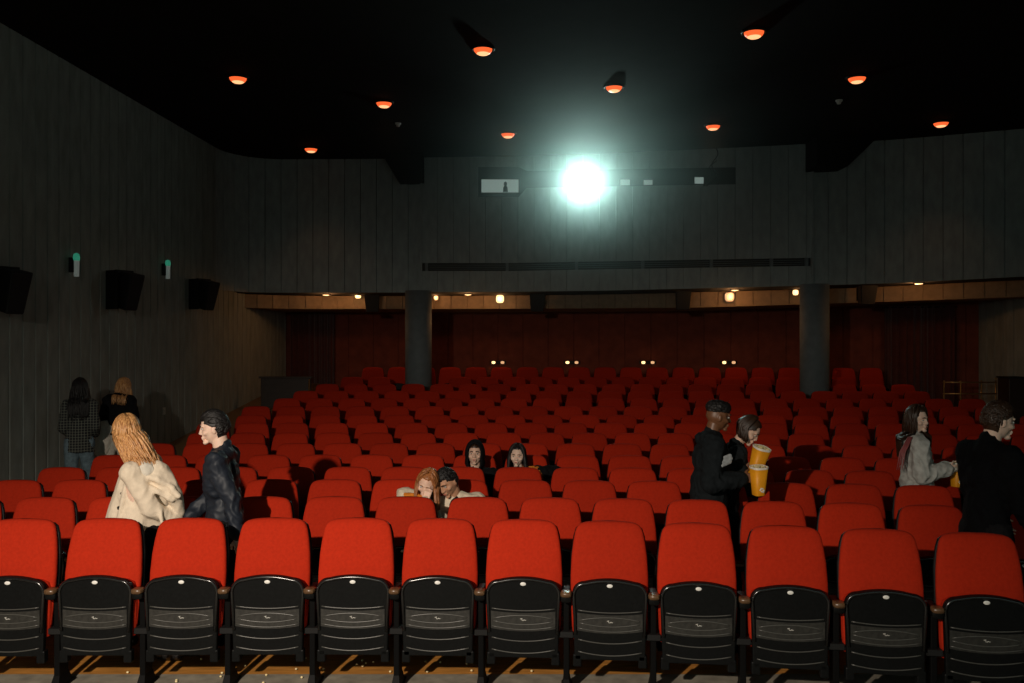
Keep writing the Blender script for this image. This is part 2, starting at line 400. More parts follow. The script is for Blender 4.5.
for px, py, lab in ((238, 77, 'orange ceiling downlight, leftmost, above the left wall end'), (384, 102, 'orange ceiling downlight above the left dropped ceiling block'),
                    (311, 148, 'lowest orange ceiling downlight near the top of the booth wall, at left'), (483, 48, 'orange ceiling downlight near the top of the photo, left of centre'),
                    (508, 133, 'small orange ceiling downlight just left of the projector glare'), (614, 86, 'orange ceiling downlight above the projector glare'),
                    (713, 125, 'orange ceiling downlight right of the projector, above the hanging cable'), (754, 31, 'topmost orange ceiling downlight in the photo'),
                    (857, 77, 'orange ceiling downlight above the right dropped ceiling block'), (941, 122, 'orange ceiling downlight farthest to the right')):
    ceiling_lamp(px, py, lab)
for px, py, lab in ((398, 123, 'small pale smoke detector on the ceiling, left'), (839, 100, 'small pale smoke detector on the ceiling, right')):
    Y = (CEIL - CH) * F / (341.5 - py); x = (px - 512) / F * Y
    t = empty('smoke_detector', (x, Y, CEIL), 0, lab, 'smoke detector', 'smoke detectors on the ceiling')
    bm = bmesh.new(); lathe(bm, [(.055, 0), (.055, -.02), (.035, -.035), (.033, -.06), (.001, -.07)], n=20); obj('housing', bm, M['white_paint'], t, True)
# downlights recessed under the booth
for px, lab in ((326, 'small recessed downlight under the booth, far left'), (468, 'small recessed downlight under the booth, right of the left column'),
                (735, 'small recessed downlight under the booth, left of the right column'), (919, 'small recessed downlight under the booth, far right')):
    x = (px - 512) / F * 18; Y = fy(x) + .5; x = (px - 512) / F * Y
    t = empty('soffit_lamp', (x, Y, fz(x)), 0, lab, 'ceiling lamp', 'recessed downlights under the booth')
    bm = bmesh.new(); lathe(bm, [(.10, 0), (.10, -.02), (.075, -.02)], n=24); obj('trim_ring', bm, M['dark_metal'], t, True)
    bm = bmesh.new(); lathe(bm, [(.08, -.012), (.06, -.03), (.001, -.04)], n=24); obj('bulb', bm, M['bulb_warm'], t, True)
    l = bpy.data.lights.new('soffit_light', 'POINT'); l.energy = 9; l.color = (1, .45, .16); l.shadow_soft_size = .04
    lo = bpy.data.objects.new('soffit_light', l); COL.objects.link(lo); lo.location = (0, .15, -.10); lo.parent = t
# wall lamps hanging on the beige band
def band_lamp(px, py, w, glow, en, lab):
    x = (px - 512) / F * 19; Y = fy(x) + 1.22; p = P(px, py, Y)
    t = empty('wall_lamp', p, 0, lab, 'wall lamp', 'warm wall lamps on the band under the booth')
    bm = bmesh.new(); box(bm, -w * .35, w * .35, .03, .12, -.03, .09); obj('bracket', bm, M['dark_metal'], t, bevel=.005)
    bm = bmesh.new(); lathe(bm, [(.001, -w * .5), (w * .36, -w * .46), (w * .5, -w * .2), (w * .5, w * .25), (w * .38, w * .46), (.001, w * .5)], n=20); obj('glass', bm, glow, t, True)
    if en:
        l = bpy.data.lights.new('wall_lamp_light', 'POINT'); l.energy = en; l.color = (1, .47, .18); l.shadow_soft_size = .05
        lo = bpy.data.objects.new('wall_lamp_light', l); COL.objects.link(lo); lo.location = (0, -w * .5 - .08, 0); lo.parent = t
band_lamp(358, 295.5, .13, M['bulb_warm'], 5, 'bright warm lamp beside the leftmost black speaker under the booth')
band_lamp(436, 298, .10, M['bulb_dim'], 2.5, 'small warm lamp just right of the left column')
band_lamp(500, 299, .17, M['bulb_warm'], 2.5, 'pale warm lamp between the left column and the middle speaker')
band_lamp(729.5, 297, .19, M['bulb_dim'], 1.5, 'round warm lamp under the booth, left of the right column')
band_lamp(795.5, 292.5, .11, M['bulb_warm'], 1.0, 'small warm lamp touching the left side of the right column')

# green-topped tube lamps on the left wall
for px, py, lab in ((73, 265, 'slim tube lamp with green top on left wall, nearer one'), (164.5, 269.5, 'slim tube lamp with green top on left wall, farther one')):
    Y = 6.5 / ((512 - px) / F + .0427) - .10; p = P(px, py, Y)
    t = empty('tube_lamp', (wallX(Y) + .10, Y, p.z), 0, lab, 'wall lamp', 'green topped tube lamps on the left wall')
    bm = bmesh.new(); lathe(bm, [(.001, -.16), (.034, -.155), (.036, .06)], n=16, cap=False); obj('tube', bm, M['tube'], t, True)
    bm = bmesh.new(); lathe(bm, [(.040, .06), (.046, .10), (.035, .15), (.001, .165)], n=16); obj('green_cap', bm, M['green_lit'], t, True)
    bm = bmesh.new(); box(bm, -.09, -.02, -.03, .03, -.1, .1); obj('mount', bm, M['dark_metal'], t)
# light switch
p = P(174.5, 411, 14.6)
t = empty('light_switch', (wallX(14.95) + .015, 14.95, CH - (411 - 341.5) / F * 14.95), 0, 'tiny white switch plate on the left wall', 'light switch')
bm = bmesh.new(); box(bm, -.01, .01, -.05, .05, -.06, .06); obj('plate', bm, M['white_paint'], t, bevel=.004)
bm = bmesh.new(); box(bm, .01, .018, -.02, .02, -.03, .03); obj('rocker', bm, M['white_paint'], t)

# speakers on the left wall
def speaker(px, py, h, lab, leftwall=True, w=.26):
    if leftwall:
        Y = 6.5 / ((512 - px) / F + .0427) - .9; loc = Vector((wallX(Y) + .30, Y, CH - (py - 341.5) / F * Y)); rz = math.radians(62)
    else:
        x = (px - 512) / F * 19; Y = fy(x) + 1.0; loc = P(px, py, Y); rz = 0
    t = empty('wall_speaker', loc, rz, lab, 'speaker', 'black speakers on the walls')
    R = Matrix.Rotation(math.radians(12 if leftwall else 6), 3, 'X')
    bm = bmesh.new()
    ring = lambda z, ww, d0, d1: [R @ Vector(q) for q in ((-ww, d0, z), (ww, d0, z), (ww * .7, d1, z), (-ww * .7, d1, z))]
    loft(bm, [ring(-h / 2, w * .40, -.12, .14), ring(h / 2, w * .5, -.16, .16)])
    obj('cabinet', bm, M['black_box'], t, bevel=.01)
    bm = bmesh.new(); loft(bm, [[R @ Vector(q) for q in ((-w * .36, -.135, -h * .46), (w * .36, -.135, -h * .46), (w * .36, -.11, -h * .46), (-w * .36, -.11, -h * .46))],
                                [R @ Vector(q) for q in ((-w * .45, -.172, h * .46), (w * .45, -.172, h * .46), (w * .45, -.14, h * .46), (-w * .45, -.14, h * .46))]])
    obj('grille', bm, M['black_box'], t)
    bm = bmesh.new(); box(bm, -.03, .03, .1, .30, .0, .05); box(bm, -.07, .07, .28, .31, -.12, .2)
    if leftwall: box(bm, -.19, -.165, .0, .26, -h * .5, h * .55); box(bm, -.19, .1, .0, .05, h * .5, h * .56)
    obj('bracket', bm, M['dark_metal'], t)
speaker(31, 291, .50, 'black tilted speaker on left wall at the photo edge')
speaker(136, 291, .54, 'black tilted speaker on left wall, middle of the three')
speaker(209, 295, .52, 'black tilted speaker on left wall, farthest of the three')
for px, py, lab in ((373, 302.5, 'black speaker hanging from the band beside the left column'), (537, 302, 'black speaker hanging from the band below the projector'),
                    (682, 300, 'black speaker hanging from the band, right of centre'), (866, 294, 'black speaker hanging from the band right of the right column')):
    speaker(px, py, .40, lab, False, .34)
# small pairs of low lights on the rear red wall
for px, lab in ((498, 'small pair of low lamps on rear wall, nearest the left column'), (572, 'small pair of low lamps on rear wall, below the projector'),
                (648, 'small pair of low lamps on rear wall, right of the projector'), (729, 'small pair of low lamps on rear wall, nearest the right column')):
    x = (px - 512) / F * 21.5; Y = fy(x) + 3.6; p = P(px, 362.5, Y)
    t = empty('wall_lamp', p, 0, lab, 'wall lamp', 'low paired lamps on the rear red wall')
    for s, mm in ((-.11, M['bulb_warm']), (.11, M['bulb_dim'])):
        bm = bmesh.new(); lathe(bm, [(.001, -.035), (.04, -.025), (.045, .02), (.001, .035)], s, 0, 0, 12); obj('bulb', bm, mm, t, True)
    bm = bmesh.new(); box(bm, -.2, .2, .03, .07, -.04, .04); obj('backplate', bm, M['dark_metal'], t)

# ------------------------------------------------------------------ booth windows and the projector
def on_booth(px, py, off=0.0):
    x = (px - 512) / F * 17.9
    for _ in range(4): Y = fy(x) + off; x = (px - 512) / F * Y
    return P(px, py, Y)
def booth_window(px, py, w, h, lab, bright=True, n=1):
    p = on_booth(px, py, .02)
    t = empty('booth_window', p, 0, lab, 'booth window', 'projection booth windows')
    bm = bmesh.new(); box(bm, -w / 2, w / 2, 0, .01, -h / 2, h / 2); obj('pane', bm, M['window_lit'], t)
    bm = bmesh.new()
    e = .02
    box(bm, -w / 2 - e, w / 2 + e, -.02, .02, h / 2, h / 2 + e); box(bm, -w / 2 - e, w / 2 + e, -.02, .02, -h / 2 - e, -h / 2)
    box(bm, -w / 2 - e, -w / 2, -.02, .02, -h / 2, h / 2); box(bm, w / 2, w / 2 + e, -.02, .02, -h / 2, h / 2)
    obj('window_frame', bm, M['dark_metal'], t); return t
t = booth_window(500, 186, .76, .27, 'wide lit booth window at the left end of the slot')
bm = bmesh.new(); lathe(bm, [(.05, -.13), (.045, -.03), (.02, 0), (.035, .02), (.03, .07), (.001, .09)], .11, -.015, 0, 12); obj('silhouette', bm, M['dark_metal'], t, True)
booth_window(625, 182.5, .20, .12, 'small lit booth port just right of the projector')
booth_window(648, 182.5, .18, .10, 'second lit booth port right of the projector')
booth_window(699, 180.5, .18, .13, 'lit booth port beside the hanging cable')
# vent slot bars
for i, px in enumerate((472, 558, 628, 705, 765)):
    pass
p = on_booth(600, 266, -.06)
bm = bmesh.new()
for k in range(3):
    pts = [Vector((x, fy(x) - .085, (v0(x) * (k + 1) + v1(x) * (3 - k)) / 4)) for x in np.linspace(-1.7, 5.6, 20)]
    tube(bm, pts, .008, 4)
for x in (-1.75, -.1, 1.3, 2.6, 3.9, 5.0, 5.62): box(bm, x - .03, x + .03, fy(x) - .11, fy(x) - .06, v0(x), v1(x))
tag(obj('ventilation_grille', bm, M['column']), 'long narrow grille slot across the booth wall below the projector', 'grille')
# hanging cable
a = on_booth(716, 148, -.15); b = on_booth(713, 180, -.12); c = on_booth(706, 186, -.12); bm = bmesh.new()
pts = [a.lerp(b, t) + Vector((.05 * math.sin(t * 9), 0, 0)) for t in np.linspace(0, 1, 14)] + [c]
tube(bm, pts, .012, 6); tube(bm, [p + Vector((.06 * math.cos(i), 0, -.0)) for i, p in enumerate(pts[5:])], .01, 6)
tag(obj('cable', bm, M['dark_metal'], smooth=True), 'dark cable hanging from the ceiling at the booth slot', 'cable')
# projector
pj = on_booth(583, 184, -.35)
t = empty('projector', pj, 0, 'projector shining bright bluish white light toward the seats', 'projector')
bm = bmesh.new(); lathe(bm, [(.09, .34), (.10, .06), (.115, .05), (.115, 0), (.098, 0), (.098, .03)], n=32, T=Matrix.Rotation(math.radians(90), 4, 'X') @ Matrix.Scale(-1, 4, (0, 0, 1)))
obj('lens_barrel', bm, M['dark_metal'], t, True)
bm = bmesh.new(); lathe(bm, [(.097, .012), (.06, -.002), (.001, -.008)], n=32, T=Matrix.Rotation(math.radians(90), 4, 'X') @ Matrix.Scale(-1, 4, (0, 0, 1)))
obj('lens', bm, M['lens'], t, True)
bm = bmesh.new(); box(bm, -.22, .22, .30, .52, -.13, .13); obj('housing', bm, M['dark_metal'], t, bevel=.01)
l = bpy.data.lights.new('projector_beam', 'SPOT'); l.energy = 330; l.color = (.62, 1.0, .90); l.spot_size = math.radians(64); l.spot_blend = 1.0; l.shadow_soft_size = .08
lo = bpy.data.objects.new('projector_beam', l); COL.objects.link(lo); lo.location = pj + Vector((0, -.08, 0))
lo.rotation_euler = (Vector((.3, 0, 2.6)) - lo.location).to_track_quat('-Z', 'Y').to_euler()
# thin haze hanging in front of the booth
bm = bmesh.new(); box(bm, -4.6, 7.4, 9.5, 17.75, 2.2, 6.0)
hz = tag(obj('haze', bm, None, smooth=True), 'thin bluish haze hanging in the air around the projector light', 'haze', kind='stuff')
hm = bpy.data.materials.new('thin_haze'); hm.use_nodes = True; nt = hm.node_tree
for n in list(nt.nodes):
    if n.type == 'BSDF_PRINCIPLED': nt.nodes.remove(n)
vs = nt.nodes.new('ShaderNodeVolumeScatter');  vs.inputs['Color'].default_value = (.8, 1, .97, 1); vs.inputs['Anisotropy'].default_value = .78
nt.links.new(vs.outputs[0], nt.nodes['Material Output'].inputs['Volume'])
tc = nt.nodes.new('ShaderNodeTexCoord'); mp = nt.nodes.new('ShaderNodeMapping'); gr = nt.nodes.new('ShaderNodeTexGradient'); gr.gradient_type = 'QUADRATIC_SPHERE'
mp.vector_type = 'TEXTURE'; mp.inputs['Location'].default_value = (pj.x, 16.6, 5.2); mp.inputs['Scale'].default_value = (6.0, 7.0, 3.0)
ml = nt.nodes.new('ShaderNodeMath'); ml.operation = 'MULTIPLY'; ml.inputs[1].default_value = HAZE
nt.links.new(tc.outputs['Object'], mp.inputs['Vector']); nt.links.new(mp.outputs[0], gr.inputs['Vector']); nt.links.new(gr.outputs['Fac'], ml.inputs[0]); nt.links.new(ml.outputs[0], vs.inputs['Density'])
hz.data.materials.append(hm)

# ------------------------------------------------------------------ cinema seats (local: the seat faces -Y, top front of the back at y=0)
def srect(z, hw, y0, y1, n=28, e=4.0):
    out = []; cy = (y0 + y1) / 2; hd = (y1 - y0) / 2
    for i in range(n):
        a = 2 * PI * i / n; c, s = math.cos(a), math.sin(a)
        out.append(Vector((hw * math.copysign(abs(c) ** (2 / e), c), cy + hd * math.copysign(abs(s) ** (2 / e), s), z)))
    return out
def lean(z): return (z - 1.05) * .16
def arch_outline(hw0, hw1, z0, z1, r, n=10, arch=.02):
    pts = [(-hw0, z0), (hw0, z0)]
    for k in range(n + 1):
        a = k / n * PI / 2
        pts.append((hw1 - r + r * math.cos(a), z1 - r + r * math.sin(a)))
    for k in range(1, 8):
        u = k / 8; x = (hw1 - r) * (1 - 2 * u); pts.append((x, z1 + arch * (1 - (x / (hw1 - r)) ** 2)))
    for k in range(n + 1):
        a = PI / 2 + k / n * PI / 2
        pts.append((-hw1 + r + r * math.cos(a), z1 - r + r * math.sin(a)))
    return pts
def plate(bm, outline, y0, y1):
    loft(bm, [[Vector((x, y, z)) for x, z in outline] for y in (y0, y1)])
def seat_meshes():
    S = {}
    def mk(name, bm, m, smooth=True, bevel=0.0):
        o = obj(name, bm, m, None, smooth, bevel)
        if bevel:
            dg = bpy.context.evaluated_depsgraph_get(); me = bpy.data.meshes.new_from_object(o.evaluated_get(dg))
        else: me = o.data
        bpy.data.objects.remove(o); S[name] = me
    bm = bmesh.new(); rings = []
    for z, hw, th in ((.40, .225, .03), (.42, .240, .045), (.60, .248, .055), (.74, .249, .058), (.86, .243, .056), (.95, .232, .052), (1.01, .220, .048),
                      (1.035, .211, .044), (1.052, .198, .038), (1.064, .180, .031), (1.072, .150, .024), (1.077, .10, .016), (1.079, .04, .008)):
        rings.append(srect(z, hw, lean(z) - th + .04, lean(z) + .055, e=3.6))
    loft(bm, rings); mk('backrest', bm, M['seat_red'])
    bm = bmesh.new(); rings = []
    for z, hw in ((.34, .235), (.6, .255), (.86, .250), (.98, .232), (1.03, .216), (1.05, .19)):
        rings.append(srect(z, hw, lean(z) + .045, lean(z) + .075, e=5))
    loft(bm, rings); mk('back_shell', bm, M['seat_black'])
    # folded pan: red cushion behind, black shell in front
    bm = bmesh.new(); rings = []
    for z, hw, y0 in ((.33, .20, -.10), (.35, .235, -.12), (.5, .240, -.125), (.64, .238, -.125), (.69, .22, -.12), (.71, .18, -.11)):
        rings.append(srect(z, hw, y0, -.03, e=4))
    loft(bm, rings); mk('seat_cushion', bm, M['seat_red'])
    bm = bmesh.new()
    out = arch_outline(.222, .236, .235, .728, .075)
    plate(bm, out, -.115, -.155)
    mk('seat_pan', bm, M['seat_black'], False, .008)
    # raised rim around the pan
    bm = bmesh.new(); o2 = arch_outline(.222, .236, .40, .728, .075)[1:]
    pts = [Vector((x * .965, -.158, z - .010)) for x, z in o2] + [Vector((-.214, -.158, .40))]
    tube(bm, pts, .011, 6); mk('pan_rim', bm, M['pan_gloss'])
    # worn middle panel
    bm = bmesh.new(); n = 14; a = []
    for k in range(n + 1):
        x = -.205 + .41 * k / n; a.append((x, .535 - .012 * (1 - (x / .205) ** 2)))
    b = [(x, .425 - .018 * (1 - (x / .205) ** 2)) for x, _ in a][::-1]
    plate(bm, a + b, -.153, -.161); mk('worn_panel', bm, M['pan_worn'], False)
    # curved ribs
    bm = bmesh.new()
    def arc(z, sag, hw=.200, r=.0042): tube(bm, [(-hw + 2 * hw * k / 14, -.160, z - sag * (1 - (2 * k / 14 - 1) ** 2)) for k in range(15)], r, 5)
    arc(.552, .014); arc(.488, -.020, .19); arc(.472, .022, .19); arc(.440, .022); arc(.368, .024); arc(.292, .024)
    mk('ribs', bm, M['rib_plastic'])
    for s, nm in ((-1, 'pan_stop'), (1, 'pan_stop_end')):
        bm = bmesh.new(); box(bm, s * .205 - .027, s * .205 + .027, -.155, -.10, .190, .27)
        mk(nm, bm, M['seat_black'], False, .008)
    bm = bmesh.new(); lathe(bm, [(.019, 0), (.019, .004), (.015, .006)], n=16, cap=True, T=Matrix.Translation((0, -.158, .708)) @ Matrix.Rotation(PI / 2, 4, 'X') @ Matrix.Scale(.62, 4, (0, 1, 0)))
    mk('number_badge', bm, M['badge'])
    bm = bmesh.new()   # little script-like mark
    tube(bm, [(-.018, -.163, .486), (-.010, -.164, .489), (-.006, -.164, .478), (.002, -.164, .477), (.006, -.164, .482), (.014, -.164, .478), (.020, -.164, .480)], [.003, .004, .003, .0035, .003, .0035, .002], 5)
    tube(bm, [(-.012, -.163, .488), (-.004, -.164, .490)], .003, 5)
    mk('emblem', bm, M['emblem'])
    bm = bmesh.new()   # open pan for occupied seats
    plate(bm, [(-.235, .345), (.235, .345), (.24, .38), (-.24, .38)], -.50, -.06); mk('open_pan', bm, M['seat_black'], False, .006)
    bm = bmesh.new(); rings = []
    for y, hw in ((-.52, .19), (-.51, .225), (-.40, .24), (-.1, .235), (-.04, .2)):
        r = srect(0, hw, .38, .46, e=4); rings.append([Vector((p.x, y, p.y)) for p in r])
    loft(bm, rings); mk('open_cushion', bm, M['seat_red'])
    # arm and stand at the left side
    for side, X in (('', -.275), ('_end', .275)):
        bm = bmesh.new(); rings = []
        for y, h0, h1, w in ((-.185, .606, .652, .030), (-.178, .600, .660, .034), (-.15, .60, .662, .030), (0.02, .60, .66, .028)):
            r = srect(0, w, h0, h1, 16, 4); rings.append([Vector((p.x + X, y, p.y)) for p in r])
        loft(bm, rings); mk('armrest' + side, bm, M['seat_black'])
        bm = bmesh.new(); rings = []
        for y, w in ((-.196, .030), (-.190, .036), (-.15, .035), (-.130, .033)):
            r = srect(0, w, .640, .672, 16, 4); rings.append([Vector((p.x + X, y, p.y)) for p in r])
        rings.insert(0, [Vector((p.x * 1.0, -.198, p.z)) for p in rings[0]])
        loft(bm, rings); mk('armrest_cap' + side, bm, M['arm_wood'])
        bm = bmesh.new(); box(bm, X - .019, X + .019, -.10, .02, .02, .605); mk('stand' + side, bm, M['post'], False, .006)
        bm = bmesh.new(); box(bm, X - .042, X + .042, -.125, -.02, .365, .40); lathe(bm, [(.016, -.05), (.016, .05)], n=12, cap=True, T=Matrix.Translation((X, -.10, .37)) @ Matrix.Rotation(PI / 2, 4, 'Y'))
        mk('hinge' + side, bm, M['dark_metal'], False)
        bm = bmesh.new(); box(bm, X - .036, X + .036, -.19, .09, 0, .014); loft(bm, [[Vector((X + sx * .03, y, .014)) for sx, y in ((-1, -.14), (1, -.14), (1, .06), (-1, .06))], [Vector((X + sx * .019, y, .09)) for sx, y in ((-1, -.10), (1, -.10), (1, .02), (-1, .02))]])
        mk('foot' + side, bm, M['post'], False, .003)
    return S
SM = seat_meshes()
def child(name, parent):
    base = name.replace('_end', '')
    o = bpy.data.objects.new({'open_pan': 'seat_pan', 'open_cushion': 'seat_cushion'}.get(base, base), SM[name]); COL.objects.link(o); o.parent = parent
    return o
def make_seat(level, end, open_):
    root = bpy.data.objects.new('cinema_chair', None); COL.objects.link(root)
    child('backrest', root); child('back_shell', root)
    if open_: child('open_cushion', root); child('open_pan', root)
    else:
        child('seat_cushion', root); pan = child('seat_pan', root)
        if level == 0:
            for n in ('pan_rim', 'worn_panel', 'ribs', 'pan_stop', 'pan_stop_end'): child(n, pan)
            e = child('number_badge', pan); e['label'] = 'white oval number badge'
            e = child('emblem', pan); e['label'] = 'pale script emblem'
    for s in (('', '_end') if end else ('',)):
        a = child('armrest' + s, root)
        if level <= 1: child('armrest_cap' + s, a)
        st = child('stand' + s, root)
        if level <= 1: child('hinge' + s, st); child('foot' + s, st)
    return root
def copy_seat(o):
    c = o.copy(); COL.objects.link(c)
    for ch in o.children:
        k = ch.copy(); COL.objects.link(k); k.parent = c
        for g in ch.children:
            q = g.copy(); COL.objects.link(q); q.parent = k
    return c
PROTO = {}
def seat(level, end, open_):
    k = (level, end, open_)
    if k not in PROTO: PROTO[k] = make_seat(*k); return PROTO[k]
    return copy_seat(PROTO[k])
#        Y     phase  left   curve  right
ROWS = [(5.87, .080, -4.20, .0270), (6.80, .290, -4.45, .0190), (7.70, .116, -4.45, .0145), (8.60, .059, -4.45, .012), (9.50, .150, -4.45, .010),
        (10.5, .197, -4.45, .0085), (11.45, .445, -4.45, .005), (12.3, .260, -4.45, .003), (13.2, .526, -4.00, .002), (14.1, .343, -4.15, .002),
        (15.1, .030, -4.0, .002), (16.1, .116, -3.85, .002), (17.1, .30, -3.8, .002), (18.1, .05, -3.6, .004), (19.0, .33, -3.5, .006)]
TOPY = [520, 498, 480, 467.7, 455, 443.5, 433, 422.7, 415.5, 406, 398.5, 391, 384, 377, 367]
PLACED = []; rest = None
for r, (Y, ph, xl, k) in enumerate(ROWS):
    top = CH - (TOPY[r] - 341.5) / F * Y; base = top - 1.079
    base = ramp(Y)
    xs = []
    n0 = math.ceil((xl - ph) / .55)
    for i in range(n0, n0 + 40):
        x = ph + .55 * i; dy = -k * max(0, x + 1.3) ** 2 - k * .3 * min(0, x + 1.3) ** 2
        y = Y + dy; px = 512 + F * x / y
        if px < -42: continue
        if px > 1024 + 36 or x > 7.75: break
        if r > 9 and any(abs(x - cx) < .56 and abs(y - .1 - cy) < .5 for cx, cy in ((-1.90, 18.1), (5.76, 16.95))): continue
        xs.append((x, y, px))
    for j, (x, y, px) in enumerate(xs):
        rowname = 'front row' if r == 0 else 'back row' if r == len(ROWS) - 1 else ORD[r + 1] + ' row from the front'
        open_ = (r == 2 and (abs(px - 398) < 12 or abs(px - 462) < 12)) or (r == 4 and (abs(px - 474.5) < 10 or abs(px - 526) < 10))
        o = seat(0 if r < 2 else 1 if r < 5 else 2, j == len(xs) - 1, open_)
        slope = -2 * k * max(0, x + 1.3)
        o.location = (x, y, base); o.rotation_euler = (0, 0, math.atan(slope) * .8)
        pos = 'leftmost' if j == 0 else ORD[j + 1] + ' from the left'
        if j == len(xs) - 1: pos = 'rightmost'
        look = 'red cinema seat with tipped-up black pan' if r < 2 else 'occupied red cinema seat' if open_ else 'red cinema seat'
        if r < 2 and not open_: lab = f'{look}, {rowname}, {pos}'
        else: lab = f'{look}, {rowname}, {pos}'
        tag(o, lab, 'cinema seat', 'red cinema seats facing the screen')
        PLACED.append(o)
print('SEATS', len(PLACED))

# ------------------------------------------------------------------ people
# local frame of a figure: +y forward, +x to the figure's right, z up, origin on the floor between the feet
def ico_ellipsoid(bm, c, r, R=None, sub=3, fn=None):
    t = bmesh.new(); bmesh.ops.create_icosphere(t, subdivisions=sub, radius=1.0)
    c = Vector(c); mp = {}
    for v in t.verts:
        p = Vector((v.co.x * r[0], v.co.y * r[1], v.co.z * r[2]))
        if fn: p = fn(v.co, p)
        if R: p = R @ p
        mp[v] = bm.verts.new(p + c)
    for f in t.faces: bm.faces.new([mp[v] for v in f.verts])
    t.free()
def capsule(bm, p0, r0, p1, r1, n=14, flat=1.0, fdir=None):
    """tapered round-ended limb; `flat` squeezes it along fdir"""
    p0, p1 = Vector(p0), Vector(p1); d = p1 - p0; L = max(d.length, 1e-5); t = d / L
    a = t.cross(Vector(fdir)) if fdir is not None else t.cross(Vector((0.31, 0.17, 0.93)))
    if a.length < .05: a = t.cross(Vector((1, 0, 0)))
    a.normalize(); b = a.cross(t)
    rings = []
    for k in (-80, -55, -30, 0):
        q = math.radians(k); rings.append((p0 + t * r0 * math.sin(q), r0 * math.cos(q)))
    for k in (0, 30, 55, 80):
        q = math.radians(k); rings.append((p1 + t * r1 * math.sin(q), r1 * math.cos(q)))
    loft(bm, [[c + (a * math.cos(2 * PI * i / n) + b * flat * math.sin(2 * PI * i / n)) * max(r, 1e-4) for i in range(n)] for c, r in rings], True)
def fuse(name, bm, m, parent, voxel=.0065, smooth=3, disp=None, post=None):
    """union of everything in bm as ONE continuous surface"""
    bmesh.ops.recalc_face_normals(bm, faces=bm.faces)
    me = bpy.data.meshes.new('t'); bm.to_mesh(me); bm.free()
    o = bpy.data.objects.new('t', me); COL.objects.link(o)
    md = o.modifiers.new('r', 'REMESH'); md.mode = 'VOXEL'; md.voxel_size = voxel; md.use_smooth_shade = True
    ms = o.modifiers.new('s', 'SMOOTH'); ms.iterations = smooth; ms.factor = .5
    dg = bpy.context.evaluated_depsgraph_get(); dg.update()
    me2 = bpy.data.meshes.new_from_object(o.evaluated_get(dg)); bpy.data.objects.remove(o)
    if disp or post:
        n = len(me2.vertices); co = np.empty(n * 3, np.float32); me2.vertices.foreach_get('co', co); co = co.reshape(-1, 3)
        if disp:
            no = np.empty(n * 3, np.float32); me2.vertex_normals.foreach_get('vector', no); no = no.reshape(-1, 3)
            amp, sc, st = disp
            for i in range(n):
                p = Vector(co[i].tolist()); q = Vector((p.x * sc * st[0], p.y * sc * st[1], p.z * sc * st[2]))
                w = noise.noise(q * .6) * 1.3
                h = noise.noise(q + Vector((w, -w, w))); g = noise.noise(q * 2.3 + Vector((5 + w, 3, -w)))
                h = (1 - abs(h) * 2.6) + .45 * (1 - abs(g) * 2.6) - .6
                co[i] += no[i] * (amp * h)
        if post: co = post(co)
        me2.vertices.foreach_set('co', co.reshape(-1)); me2.update()
    me2.name = name; me2.materials.clear()
    return link(name, me2, m, parent, True)
def ik(a, c, l1, l2, pole):
    a, c, pole = Vector(a), Vector(c), Vector(pole); d = c - a; L = d.length
    if L > (l1 + l2) * .999: c = a + d * ((l1 + l2) * .999 / L); d = c - a; L = d.length
    x = (l1 * l1 - l2 * l2 + L * L) / (2 * L); h = math.sqrt(max(l1 * l1 - x * x, 0)); t = d / L
    p = pole - t * pole.dot(t)
    if p.length < 1e-4: p = Vector((0, -1, 0))
    return a + t * x + p.normalized() * h, c
def hand(bm, wr, d, pn, side, s=1.0, curl=.35):
    """wr wrist, d along the palm, pn palm normal (towards the palm side), side +1 right / -1 left hand (thumb side)"""
    d = Vector(d).normalized(); pn = Vector(pn); pn = (pn - d * pn.dot(d)).normalized(); u = d.cross(pn) * side   # u: towards the thumb
    wr = Vector(wr); K = wr + d * .085 * s
    for q in (-.027, -.009, .009, .027):
        capsule(bm, wr + d * .012 * s + u * q * .72 * s, .0145 * s, K + u * q * s, .0125 * s, 10)
    for q, L in ((.028, .070), (.0095, .078), (-.0095, .072), (-.028, .056)):
        p = K + u * q * s; ang = curl * .7; rad = .0088 * s
        for k, f in enumerate((.45, .32, .23)):
            dd = d * math.cos(ang) + pn * math.sin(ang) + u * q * 2.2; dd.normalize(); e = p + dd * L * f * s
            capsule(bm, p, rad, e, rad * .9, 8); p = e; rad *= .9; ang += curl * (1.0 + .1 * k)
    p = wr + d * .028 * s + u * .022 * s; dd = (d * .62 + u * .75 + pn * .35).normalized(); e = p + dd * .042 * s
    capsule(bm, p, .0135 * s, e, .0115 * s, 8); dd = (d * .85 + u * .25 + pn * (.3 + curl * .5)).normalized(); capsule(bm, e, .011 * s, e + dd * .034 * s, .009 * s, 8)
EYE = Vector((.0315, .086, .004))
